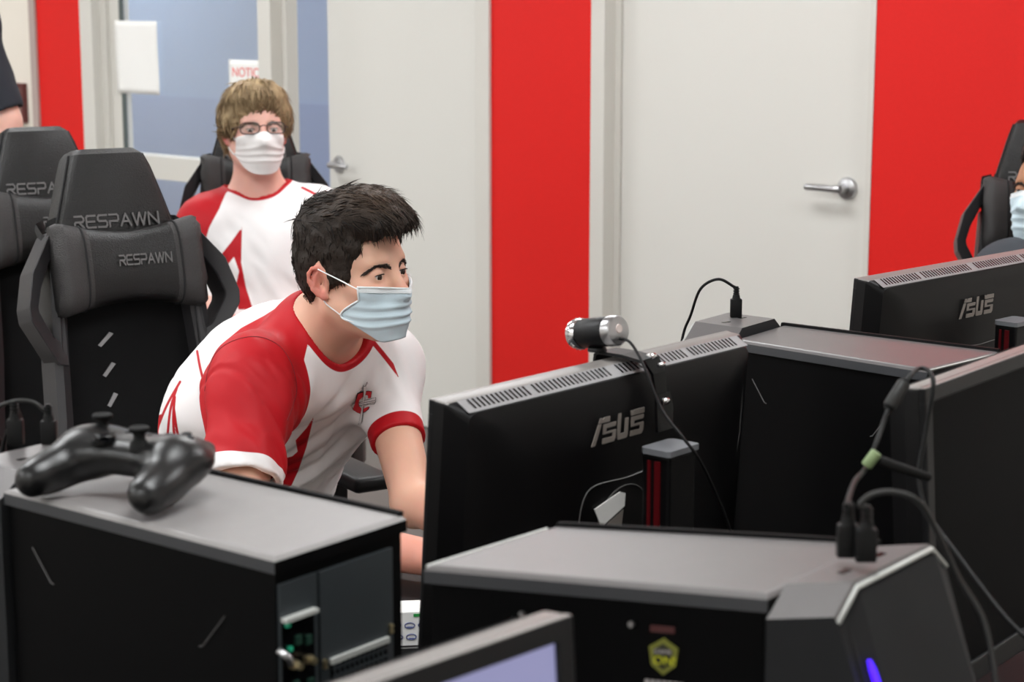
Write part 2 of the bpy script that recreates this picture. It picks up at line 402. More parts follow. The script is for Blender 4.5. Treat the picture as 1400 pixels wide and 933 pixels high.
# ------------------------------------------------------------------ implicit surfaces -> one continuous mesh
def V3(*a): return np.array(a if len(a) == 3 else a[0], float)
def nrm(v): v = np.asarray(v, float); return v / (np.linalg.norm(v) + 1e-12)
class Prims:
    def __init__(s): s.L = []
    def add(s, fn, c, R, k=0.02, op='u'): s.L.append((op, fn, np.asarray(c, float), float(R), k)); return s
    def cone(s, a, b, r1, r2, k=0.02, op='u', flat=None):
        a = V3(a); b = V3(b); ba = b - a; L2 = float(ba @ ba); L = math.sqrt(L2)
        def fn(P):
            q = P - a.astype(np.float32); t = (q @ ba.astype(np.float32)) / L2
            tc = np.clip(t, 0, 1)
            d = np.sqrt(((q - tc[..., None] * ba.astype(np.float32)) ** 2).sum(-1)) - (r1 + (r2 - r1) * tc)
            if flat:
                d2 = np.sqrt(((q - t[..., None] * ba.astype(np.float32)) ** 2).sum(-1)) - (r1 + (r2 - r1) * np.clip(t, 0, 1))
                d = np.where(t > 0.6, d2, d)
                d = np.maximum(d, (t - 1) * L)
                if flat == 2: d = np.maximum(d, -t * L)
            return d
        return s.add(fn, (a + b) / 2, L / 2 + max(r1, r2), k, op)
    def ell(s, c, rad, R=None, k=0.02, op='u'):
        c = V3(c); rad = np.array(rad, np.float32); R = np.eye(3) if R is None else np.asarray(R, float)
        Rf = R.astype(np.float32); cf = c.astype(np.float32)
        def fn(P):
            q = (P - cf) @ Rf
            k0 = np.sqrt(((q / rad) ** 2).sum(-1)); k1 = np.sqrt(((q / (rad * rad)) ** 2).sum(-1)) + 1e-9
            return k0 * (k0 - 1) / k1
        return s.add(fn, c, float(rad.max()), k, op)
    def rbox(s, c, half, rr, R=None, k=0.02, op='u'):
        c = V3(c); half = np.array(half, np.float32); R = np.eye(3) if R is None else np.asarray(R, float)
        Rf = R.astype(np.float32); cf = c.astype(np.float32)
        def fn(P):
            q = np.abs((P - cf) @ Rf) - (half - rr)
            return np.sqrt((np.maximum(q, 0) ** 2).sum(-1)) + np.minimum(q.max(-1), 0) - rr
        return s.add(fn, c, float(np.linalg.norm(half)), k, op)
    def plane(s, p, n, k=0.0, op='i'):
        """keep the side the normal points away from"""
        p = V3(p).astype(np.float32); n = nrm(n).astype(np.float32)
        return s.add(lambda P: (P - p) @ n, (0, 0, 0), 1e3, k, op)
    def eval(s, P, br):
        """P (nb, n, 3) float32, blocks of points whose radius is br"""
        bc = P.mean(1); D = np.full(P.shape[:2], 0.08, np.float32)
        for op, fn, c, R, k in s.L:
            m = np.sqrt(((bc - c.astype(np.float32)) ** 2).sum(-1)) < R + br + 0.09 + k
            if not m.any(): continue
            d = fn(P[m]).astype(np.float32); o = D[m]
            if op == 'u':
                h = np.maximum(k - np.abs(o - d), 0) / max(k, 1e-6); D[m] = np.minimum(o, d) - h * h * k * 0.25
            elif op == 's':
                d = -d; h = np.maximum(k - np.abs(o - d), 0) / max(k, 1e-6); D[m] = np.maximum(o, d) + h * h * k * 0.25
            else:
                h = np.maximum(k - np.abs(o - d), 0) / max(k, 1e-6); D[m] = np.maximum(o, d) + h * h * k * 0.25
        return D
    def at(s, P):
        P = np.asarray(P, np.float32); return s.eval(P.reshape(-1, 1, 3), 0.0).reshape(P.shape[:-1])
    def bounds(s):
        lo = np.full(3, 1e9); hi = -lo
        for op, fn, c, R, k in s.L:
            if op == 'u': lo = np.minimum(lo, c - R); hi = np.maximum(hi, c + R)
        return lo - 0.02, hi + 0.02

def sdf_mesh(pr, h, warp=None):
    """surface nets over the blocks the surface crosses"""
    B = 8; lo, hi = pr.bounds(); bs = B * h
    n = np.ceil((hi - lo) / bs).astype(int) + 1
    bi = np.stack(np.meshgrid(*[np.arange(k) for k in n], indexing='ij'), -1).reshape(-1, 3)
    cen = (lo + (bi + 0.5) * bs).astype(np.float32)
    keep = np.zeros(len(bi), bool)
    for i in range(0, len(bi), 200000):
        d = pr.eval(cen[i:i + 200000][:, None, :], bs * 0.9)[:, 0]
        keep[i:i + 200000] = np.abs(d) < bs * 2.0
    bi = bi[keep]
    off = np.stack(np.meshgrid(*[np.arange(B + 1)] * 3, indexing='ij'), -1).reshape(-1, 3)
    VIDS = []; VPOS = []; EDG = [[], [], []]
    N = (n * B + 2).astype(np.int64)
    enc = lambda g: (g[..., 0] * N[1] + g[..., 1]) * N[2] + g[..., 2]
    for i in range(0, len(bi), 1500):
        b = bi[i:i + 1500]; g = b[:, None, :] * B + off[None]
        P = (lo + g * h).astype(np.float32)
        D = pr.eval(P, bs * 0.9)
        if warp is not None: D = D + warp(P.reshape(-1, 3)).reshape(D.shape)
        D = D.reshape(-1, B + 1, B + 1, B + 1); S = D < 0
        acc = np.zeros((len(b), B, B, B, 3), np.float32); cnt = np.zeros((len(b), B, B, B), np.float32)
        base = np.array([0, 0, 0])
        for ax in range(3):
            o1, o2 = [a for a in range(3) if a != ax]
            for u in (0, 1):
                for v in (0, 1):
                    s0 = [slice(None)] + [slice(0, B)] * 3; s1 = list(s0)
                    s0[1 + o1] = slice(u, B + u); s0[1 + o2] = slice(v, B + v); s1[1 + o1] = s0[1 + o1]; s1[1 + o2] = s0[1 + o2]
                    s0[1 + ax] = slice(0, B); s1[1 + ax] = slice(1, B + 1)
                    a = D[tuple(s0)]; c = D[tuple(s1)]
                    x = (a < 0) != (c < 0)
                    t = np.where(x, a / np.where(x, a - c, 1), 0)
                    acc[..., ax] += np.where(x, t, 0); acc[..., o1] += x * u; acc[..., o2] += x * v; cnt += x
        act = cnt > 0
        w = np.argwhere(act)
        if len(w) == 0: continue
        gc = b[w[:, 0]] * B + w[:, 1:]
        VIDS.append(enc(gc)); VPOS.append(lo + (gc + acc[act] / cnt[act][:, None]) * h)
        for ax in range(3):
            s1 = [slice(None)] + [slice(0, B)] * 3; s1[1 + ax] = slice(1, B + 1)
            a = S[:, :B, :B, :B]; c = S[tuple(s1)]
            for sign, m in ((0, a & ~c), (1, ~a & c)):
                w = np.argwhere(m)
                if len(w): EDG[ax].append((sign, b[w[:, 0]] * B + w[:, 1:]))
    ids = np.concatenate(VIDS); pos = np.concatenate(VPOS)
    ids, first = np.unique(ids, return_index=True); pos = pos[first]
    F = []
    for ax in range(3):
        o1, o2 = [(1, 2), (2, 0), (0, 1)][ax]
        e1 = np.zeros(3, int); e1[o1] = 1; e2 = np.zeros(3, int); e2[o2] = 1
        for sign, g in EDG[ax]:
            q = np.stack([enc(g), enc(g - e1), enc(g - e1 - e2), enc(g - e2)], 1)
            k = np.clip(np.searchsorted(ids, q), 0, len(ids) - 1)
            ok = (ids[k] == q).all(1); k = k[ok]
            F.append(k if sign == 0 else k[:, ::-1])
    F = np.concatenate(F)
    return pos, F
def np_mesh_obj(name, pos, F, m, parent=None, smooth=True, attrs=None):
    me = bpy.data.meshes.new(name)
    k = F.shape[1]
    me.vertices.add(len(pos)); me.vertices.foreach_set('co', np.asarray(pos, np.float32).ravel())
    me.loops.add(F.size); me.loops.foreach_set('vertex_index', F.ravel().astype(np.int32))
    me.polygons.add(len(F)); me.polygons.foreach_set('loop_start', np.arange(0, F.size, k, dtype=np.int32))
    me.polygons.foreach_set('loop_total', np.full(len(F), k, np.int32))
    me.update(calc_edges=True); me.validate()
    if smooth: me.polygons.foreach_set('use_smooth', np.ones(len(me.polygons), bool))
    for a, v in (attrs or {}).items():
        at = me.attributes.new(a, 'FLOAT', 'POINT'); at.data.foreach_set('value', np.asarray(v, np.float32))
    for mm in (m if isinstance(m, (list, tuple)) else [m]): me.materials.append(mm)
    o = bpy.data.objects.new(name, me); COL.objects.link(o)
    if parent: o.parent = parent
    return o
def vert_normals(pos, F):
    n = np.zeros_like(pos)
    a = pos[F[:, 2]] - pos[F[:, 0]]; b = pos[F[:, 3]] - pos[F[:, 1]]
    fn = np.cross(a, b)
    for i in range(4): np.add.at(n, F[:, i], fn)
    return n / (np.linalg.norm(n, axis=1, keepdims=True) + 1e-12)
def relax(pos, F, it=2, lam=0.5):
    for _ in range(it):
        s = np.zeros_like(pos); c = np.zeros(len(pos))
        for i in range(4):
            for j in ((i + 1) % 4, (i - 1) % 4):
                np.add.at(s, F[:, i], pos[F[:, j]]); np.add.at(c, F[:, i], 1)
        pos = pos + lam * (s / np.maximum(c, 1)[:, None] - pos)
    return pos
_perm = rng.random((64, 64, 64)).astype(np.float32)
def vnoise(P):
    """smooth value noise in 0..1"""
    P = np.asarray(P, np.float32); i = np.floor(P).astype(int); f = P - i; f = f * f * (3 - 2 * f); i &= 63; j = (i + 1) & 63
    r = 0
    for a in (0, 1):
        for b in (0, 1):
            for c in (0, 1):
                w = (f[:, 0] if a else 1 - f[:, 0]) * (f[:, 1] if b else 1 - f[:, 1]) * (f[:, 2] if c else 1 - f[:, 2])
                r = r + w * _perm[(j if a else i)[:, 0], (j if b else i)[:, 1], (j if c else i)[:, 2]]
    return r
def poly_sd(Q, poly):
    """signed distance (positive inside) of points Q (n,2) to a closed polygon"""
    poly = np.asarray(poly, float); d = np.full(len(Q), 1e9); inside = np.zeros(len(Q), bool)
    for a, b in zip(poly, np.roll(poly, -1, 0)):
        e = b - a; w = Q - a; t = np.clip((w @ e) / (e @ e + 1e-12), 0, 1)
        d = np.minimum(d, ((w - t[:, None] * e) ** 2).sum(1))
        c = ((a[1] > Q[:, 1]) != (b[1] > Q[:, 1]))
        x = (b[0] - a[0]) * (Q[:, 1] - a[1]) / (b[1] - a[1] if b[1] != a[1] else 1e-12) + a[0]
        inside ^= c & (Q[:, 0] < x)
    return np.sqrt(d) * np.where(inside, 1, -1)
def locks_mesh(root, dirs, normal, length, width, curl=0.0, seg=4, tone=None, jitter=0.15, flat=0.5):
    """tapered hair locks: each a 3-sided spike bending along its way"""
    n = len(root); t = np.linspace(0, 1, seg + 1)
    length = np.broadcast_to(np.asarray(length, float), (n,)); width = np.broadcast_to(np.asarray(width, float), (n,))
    curl = np.broadcast_to(np.asarray(curl, float), (n,))
    d = dirs + rng.normal(0, jitter, dirs.shape); d /= np.linalg.norm(d, axis=1, keepdims=True) + 1e-9
    s = np.cross(d, normal); s /= np.linalg.norm(s, axis=1, keepdims=True) + 1e-9
    u = np.cross(s, d)
    P = []
    for k, tt in enumerate(t):
        c = root + d * (length * tt)[:, None] - u * (curl * length * tt * tt)[:, None]
        w = width * (1 - 0.92 * tt ** 1.6)
        for a in (0, 2 * PI / 3, 4 * PI / 3):
            P.append(c + s * (w * math.cos(a))[:, None] + u * (w * math.sin(a) * flat)[:, None])
    P = np.stack(P, 1)                            # n, (seg+1)*3, 3
    f = []
    for k in range(seg):
        for a in range(3):
            b = (a + 1) % 3
            f.append((k * 3 + a, k * 3 + b, k * 3 + 3 + b, k * 3 + 3 + a))
    f = np.array(f); m = (seg + 1) * 3
    Fq = (f[None] + (np.arange(n) * m)[:, None, None]).reshape(-1, 4)
    if tone is None: tone = rng.random(n)
    return P.reshape(-1, 3), Fq, np.repeat(tone, m)
# ------------------------------------------------------------------ the room shell, laid out along the door wall
PHI = math.radians(42)
W0 = np.array([0.383, 6.23])                      # the wall line at the right door's hinge-free edge
DL = np.array([-math.cos(PHI), math.sin(PHI)])    # along the wall, to the left
DN = np.array([math.sin(PHI), math.cos(PHI)])     # away from the room, behind the wall
def SD(s, d): p = W0 + DL * s + DN * d; return (p[0], p[1])
def plan_bm(bm, sd, z0, z1, mi=0): add_prism(bm, [SD(*p) for p in sd], z0, z1, mi)
def plan_obj(name, sd, z0, z1, m, parent=None):
    bm = bmesh.new(); plan_bm(bm, sd, z0, z1); return bm_obj(name, bm, m, parent)
def plan_pt(s, d, z): p = SD(s, d); return Vector((p[0], p[1], z))
def wall_xf(s0, d0, z0):
    """local x runs to the right along the wall, y up, z towards the room"""
    o = plan_pt(s0, d0, z0)
    def f(v): return o + Vector((-DL[0], -DL[1], 0)) * v.x + Vector((0, 0, 1)) * v.y - Vector((DN[0], DN[1], 0)) * v.z
    return f
def st(o): o['kind'] = 'structure'; return o
ZC = 2.75; ZD = 2.14; T = 0.14
S_L, S_R, D_B = 6.4, -4.6, -9.2                  # room extents along the wall and towards the camera's back
st(plan_obj('floor', [(S_L, 3.2), (S_L, D_B), (S_R, D_B), (S_R, 3.2)], -0.1, 0.0, M['carpet']))
st(plan_obj('ceiling', [(S_L, 3.2), (S_L, D_B), (S_R, D_B), (S_R, 3.2)], ZC, ZC + 0.1, M['ceiling']))

# wall with the doors: solid stretches and the pieces above the openings
R_IN = -0.90
bm = bmesh.new()
plan_bm(bm, [(R_IN, 0), (R_IN, T), (-2.6, T), (-2.6, 0)], 0, ZC)
st(bm_obj('wall_right_of_door', bm, M['red_wall']))
st(plan_obj('wall_right_white', [(-2.6, 0), (-2.6, T), (S_R, T), (S_R, 0)], 0, ZC, M['wall_white']))
st(plan_obj('wall_red_stripe', [(0.155, 0), (0.155, T), (0.612, T), (0.612, 0)], 0, ZC, M['red_wall']))
st(plan_obj('wall_red_end', [(2.985, 0), (2.985, T), (3.318, T), (3.318, 0)], 0, ZC, M['red_wall']))
st(plan_obj('trim_1', [(3.318, -0.012), (3.318, T), (3.362, T), (3.362, -0.012)], 0, ZC, mat('corner_trim', (176, 158, 152), 0.5, vary=(6, 0.03))))
st(plan_obj('wall_cream', [(3.362, 0), (3.362, T), (S_L, T), (S_L, 0)], 0, ZC, M['cream']))
bm = bmesh.new()
plan_bm(bm, [(0.155, 0), (0.155, T), (R_IN, T), (R_IN, 0)], ZD + 0.06, ZC)
plan_bm(bm, [(2.985, 0), (2.985, T), (0.612, T), (0.612, 0)], ZD + 0.06, ZC)
st(bm_obj('wall_above_doors', bm, M['wall_white']))
st(plan_obj('wall_left', [(S_L, 3.2), (S_L + 0.1, 3.2), (S_L + 0.1, D_B), (S_L, D_B)], 0, ZC, M['wall_white']))
st(plan_obj('wall_right', [(S_R, 3.2), (S_R - 0.1, 3.2), (S_R - 0.1, D_B), (S_R, D_B)], 0, ZC, M['wall_white']))
st(plan_obj('wall_back', [(S_L, D_B), (S_L, D_B - 0.1), (S_R, D_B - 0.1), (S_R, D_B)], 0, ZC, M['wall_white']))
# the corridor behind: blue, deeper blue up to the chair rail line
BAND = 1.02
st(plan_obj('wall_hall_upper', [(S_L, 2.3), (S_L, 2.4), (S_R, 2.4), (S_R, 2.3)], BAND, ZC, M['blue_wall']))
st(plan_obj('wall_hall_lower', [(S_L, 2.295), (S_L, 2.4), (S_R, 2.4), (S_R, 2.295)], 0, BAND, M['blue_low']))
bm = bmesh.new()
for a, b in ((R_IN, S_R), (3.362, 3.40), (S_L, 6.36)): plan_bm(bm, [(a, 0), (a, -0.012), (b, -0.012), (b, 0)], 0, 0.10)
plan_bm(bm, [(0.155, 0), (0.155, -0.012), (0.612, -0.012), (0.612, 0)], 0, 0.10)
plan_bm(bm, [(2.985, 0), (2.985, -0.012), (3.318, -0.012), (3.318, 0)], 0, 0.10)
st(bm_obj('baseboard_back', bm, M['baseboard']))

def jamb_left(s_face, w_face, ret, stop, ret2):
    """frame on the left of an opening: face, return, stop, return (profile in s, d)"""
    a = s_face - w_face; b = a - stop
    return [(s_face, -0.012), (a, -0.012), (a, ret), (b, ret), (b, ret + ret2), (s_face, ret + ret2)]
# ---- right door
fr = bmesh.new()
plan_bm(fr, jamb_left(0.155, 0.057, 0.046, 0.022, 0.040), 0, ZD + 0.06)
plan_bm(fr, [(R_IN + 0.004, -0.004), (R_IN - 0.014, -0.004), (R_IN - 0.014, 0.0), (R_IN, 0.0), (R_IN, 0.14), (R_IN + 0.004, 0.14)], 0, ZD + 0.06)
plan_bm(fr, [(0.155, -0.012), (R_IN, -0.012), (R_IN, 0.1), (0.155, 0.1)], ZD, ZD + 0.06)
door1 = bm_obj('door_1', fr, M['frame_grey']); st(door1)
leaf = bmesh.new(); plan_bm(leaf, [(0.074, 0.055), (0.074, 0.099), (R_IN + 0.006, 0.099), (R_IN + 0.006, 0.055)], 0.01, ZD)
bm_obj('door_leaf', leaf, M['door_grey'], door1)
def lever(s, z, d, flip, parent, name='door_handle', ang=0.0):
    f = wall_xf(s, d, z)
    c, sn = math.cos(ang), math.sin(ang)
    g = (lambda v: f(Vector((v.x * c + v.z * sn, v.y, -v.x * sn + v.z * c))))
    bm = bmesh.new()
    n = 28
    prof = [(0.0345, 0), (0.0345, 0.004), (0.031, 0.011), (0.022, 0.0145), (0.0135, 0.016), (0.0125, 0.050), (0.0, 0.050)]
    rings = [[g(Vector((r * math.cos(2 * PI * k / n), r * math.sin(2 * PI * k / n), z_))) for k in range(n)] for r, z_ in prof[:-1]]
    add_loft(bm, rings)
    o = bm_obj('rose', bm, M['steel'], parent, True, 40)
    bm = bmesh.new()
    pts = catmull([(0, 0, 0.048), (flip * 0.02, 0, 0.054), (flip * 0.05, 0.001, 0.056), (flip * 0.09, 0.001, 0.055), (flip * 0.118, 0.0, 0.050)], 6)
    add_tube(bm, [g(Vector(p)) for p in pts], [0.012] * 6 + [0.0105] * (len(pts) - 7) + [0.009], 14)
    return bm_obj(name, bm, M['steel'], parent, True, 50)
p = ray(1152, 258)
lever(-0.80, 1.035, 0.055, -1, door1)

# ---- left door, standing slightly open into the corridor
fr = bmesh.new()
plan_bm(fr, jamb_left(1.828, 0.075, 0.046, 0.024, 0.06), 0, ZD + 0.06)
plan_bm(fr, [(0.676, -0.012), (0.612, -0.012), (0.612, 0.14), (0.676, 0.14)], 0, ZD + 0.06)
plan_bm(fr, [(1.828, -0.012), (0.612, -0.012), (0.612, 0.1), (1.828, 0.1)], ZD, ZD + 0.06)
door2 = bm_obj('door_2', fr, M['frame_grey']); st(door2)
hs, hd, aopen = 0.676, 0.045, math.radians(8.5)
ca, sa = math.cos(aopen), math.sin(aopen)
def leaf2(x, t): return (hs + x * ca - t * sa, hd + x * sa + t * ca)
leaf = bmesh.new(); plan_bm(leaf, [leaf2(0.004, 0), leaf2(0.985, 0), leaf2(0.985, 0.044), leaf2(0.004, 0.044)], 0.01, ZD)
bm_obj('door_leaf', leaf, M['door_grey'], door2)
ls = leaf2(0.915, 0.0)
lever(ls[0], .962, ls[1], 1, door2, ang=-aopen)
# ---- window between the left door and the red end
fr = bmesh.new()
plan_bm(fr, [(2.985, -0.012), (2.90, -0.012), (2.90, 0.030), (2.86, 0.030), (2.86, 0.05), (2.775, 0.05), (2.775, 0.09), (2.985, 0.09)], 0, ZD + 0.06)
plan_bm(fr, [(2.775, -0.004), (2.775, 0.09), (1.828, 0.09), (1.828, -0.004)], 0.86, 0.955)
plan_bm(fr, [(2.985, -0.012), (1.828, -0.012), (1.828, 0.1), (2.985, 0.1)], ZD, ZD + 0.06)
plan_bm(fr, [(2.775, 0.0), (2.775, 0.09), (1.828, 0.09), (1.828, 0.0)], 0, 0.14)
win = bm_obj('window_1', fr, M['frame_grey']); st(win)
gk = bmesh.new(); plan_bm(gk, [(2.775, 0.038), (2.755, 0.038), (2.755, 0.05), (2.775, 0.05)], 0.955, ZD); bm_obj('gasket', gk, M['dark_line'], win)
gl = bmesh.new(); plan_bm(gl, [(2.765, 0.042), (2.765, 0.048), (1.828, 0.048), (1.828, 0.042)], 0.955, ZD); bm_obj('window_pane', gl, M['glass'], win)
gl = bmesh.new(); plan_bm(gl, [(2.765, 0.042), (2.765, 0.048), (1.828, 0.048), (1.828, 0.042)], 0.14, 0.86); bm_obj('lower_pane', gl, M['glass'], win)
st(plan_obj('trim_2', [(1.51, 2.10), (1.51, 2.29), (1.60, 2.29), (1.60, 2.10)], 1.46, ZC, M['teal_grey']))

# ---- paper sheets taped on the pane
def sheet(name, s0, s1, z0, z1, d, m, curl=0.004):
    bm = bmesh.new(); nx, nz = 10, 12; V = []
    for j in range(nz + 1):
        for i in range(nx + 1):
            s = s0 + (s1 - s0) * i / nx; z = z0 + (z1 - z0) * j / nz
            V.append(bm.verts.new(plan_pt(s, d - curl * (math.sin(3.0 * i / nx + 2.0 * j / nz) ** 2), z)))
    for j in range(nz):
        for i in range(nx):
            a = j * (nx + 1) + i; bm.faces.new((V[a], V[a + 1], V[a + nx + 2], V[a + nx + 1]))
    o = bm_obj(name, bm, m, None, True)
    md = o.modifiers.new('thick', 'SOLIDIFY'); md.thickness = 0.0006
    return o
def s_of(x, d=0.04):
    """place along the wall seen at pixel column x"""
    u = (x - CX) / F_PX * 1.0
    # wall point X = u * depth, depth taken along the level view axis
    lo, hi = -5.0, 6.0
    for _ in range(60):
        m_ = (lo + hi) / 2; q = SD(m_, d)
        if q[0] / q[1] > u: lo = m_
        else: hi = m_
    return lo
def z_of(x, y, s, d=0.04):
    q = SD(s, d); return at_y(x, y, q[1])[2]
sa_, sb_ = s_of(166), s_of(223)
pg = sheet('paper_sheet', sa_, sb_, z_of(190, 130, sb_), z_of(190, 29, sb_), 0.036, M['paper'])
tag(pg, 'blank white paper sheet taped high on the window pane', 'paper')
sa_, sb_ = s_of(318), 1.835
zt = z_of(340, 83, sb_); zb = zt - 0.27
nt_ = sheet('notice_sign', sa_, sb_, zb, zt, 0.036, M['paper'], 0.001)
tag(nt_, 'white paper sign headed NOTICE in red letters at the window edge', 'sign')
f = wall_xf(sa_ - 0.018, 0.0345, zt - 0.066)
o_ = f(Vector((0, 0, 0))); ex = f(Vector((1, 0, 0))) - o_; ez = f(Vector((0, 0, 1))) - o_
mw = Matrix(((ex.x, 0, ez.x, o_.x), (ex.y, 0, ez.y, o_.y), (0, 1, 0, o_.z), (0, 0, 0, 1)))
font_text('lettering', 'NOTIC', 0.052, M['paper_red'], nt_, mw)
bm = bmesh.new(); add_prism(bm, [(0, 0), (sa_ - sb_ - 0.016, 0), (sa_ - sb_ - 0.016, -0.05), (0, -0.05)], 0, 0.0008, xf=wall_xf(sa_ - 0.008, 0.0348, zt - 0.108))
bm_obj('red_band', bm, M['paper_red'], nt_)

# ---- small framed picture on the cream wall
sp = s_of(42, 0); zt = z_of(30, 114, sp, 0); zb = z_of(36, 168, sp, 0)
pf = empty('picture_frame', tuple(plan_pt(sp + 0.09, 0, zb)))
tag(pf, 'small maroon framed picture on the cream wall behind the navy sleeve', 'picture')
def frame_part(name, s0, s1, z0, z1, d0, d1, m):
    o = plan_obj(name, [(s0, d1), (s0, d0), (s1, d0), (s1, d1)], z0, z1, m)
    o.parent = pf; o.matrix_parent_inverse = pf.matrix_basis.inverted()
frame_part('frame', sp, sp + 0.018, zb, zt, -0.022, 0, M['maroon'])
frame_part('frame', sp + 0.162, sp + 0.18, zb, zt, -0.022, 0, M['maroon'])
frame_part('frame', sp + 0.018, sp + 0.162, zt - 0.018, zt, -0.022, 0, M['maroon'])
frame_part('frame', sp + 0.018, sp + 0.162, zb, zb + 0.018, -0.022, 0, M['maroon'])
frame_part('picture', sp + 0.018, sp + 0.162, zb + 0.018, zt - 0.018, -0.010, 0, M['brown_art'])

# ---- ceiling lights: recessed panels over the room and the corridor
def ceiling_light(s, d, k):
    c = plan_pt(s, d, ZC)
    e = empty('ceiling_light', tuple(c), rz=-PHI)
    tag(e, 'white recessed ceiling light panel with a bright oblong diffuser', 'ceiling light', 'recessed ceiling lights')
    bm = bmesh.new()
    for x, y, w, h in ((0, .31, 1.26, .03), (0, -.31, 1.26, .03), (.615, 0, .03, .59), (-.615, 0, .03, .59)):
        add_box(bm, (x, y, -0.012), (w, h, 0.022), bevel=0.004)
    bm_obj('frame', bm, M['frame_grey'], e)
    bm = bmesh.new(); add_box(bm, (0, 0, -0.007), (1.2, 0.59, 0.01))
    bm_obj('diffuser', bm, M['lamp'], e)
k = 0
for s in (-3.0, -0.6, 1.8, 4.2):
    for d in (-1.3, -3.7, -6.1, -8.3):
        ceiling_light(s, d, k); k += 1
for s in (-1.5, 0.2, 1.7, 5.7): ceiling_light(s, 1.2, k)
# ------------------------------------------------------------------ desks
A2 = nrm([0.65, 0.76, 0])[:2]                     # along the desk rows (away, to the right)
B2 = np.array([-A2[1], A2[0]])                    # towards the players of the far row
M0 = np.array([0.1035, 2.25])
DESK = 0.74
def AB(a, b, z=0.0): p = M0 + A2 * a + B2 * b; return Vector((p[0], p[1], z))
YAW_A = math.atan2(A2[1], A2[0])
def children(o): return [c for c in bpy.data.objects if c.parent == o]
def desk(name, a0, a1, b0, b1, label):
    e = empty(name, tuple(AB((a0 + a1) / 2, (b0 + b1) / 2)), rz=YAW_A)
    tag(e, label, 'desk', None)
    w, d = a1 - a0, b1 - b0
    bm = bmesh.new(); add_box(bm, (0, 0, DESK - 0.014), (w, d, 0.028), bevel=0.004); bm_obj('desk_top', bm, M['desk'], e)
    for s in (-1, 1):
        bm = bmesh.new()
        add_box(bm, (s * (w / 2 - 0.12), 0, 0.37), (0.06, 0.06, 0.70), bevel=0.006)
        add_box(bm, (s * (w / 2 - 0.12), 0, 0.02), (0.07, d * 0.85, 0.04), bevel=0.01)
        add_box(bm, (s * (w / 2 - 0.12), 0, 0.70), (0.06, d * 0.8, 0.03), bevel=0.005)
        bm_obj('leg', bm, M['black_plastic'], e)
    return e
desk('gaming_desk', -1.28, 0.52, -0.31, 0.60, 'long black desk the seated players face, carrying the first monitor and its towers')
desk('gaming_desk', 0.535, 1.85, -0.31, 0.60, 'black desk carrying the monitor in front of the cropped seated person')
desk('gaming_desk', -1.28, 0.52, -1.24, -0.32, 'near black desk carrying the monitor with the lit lavender screen')

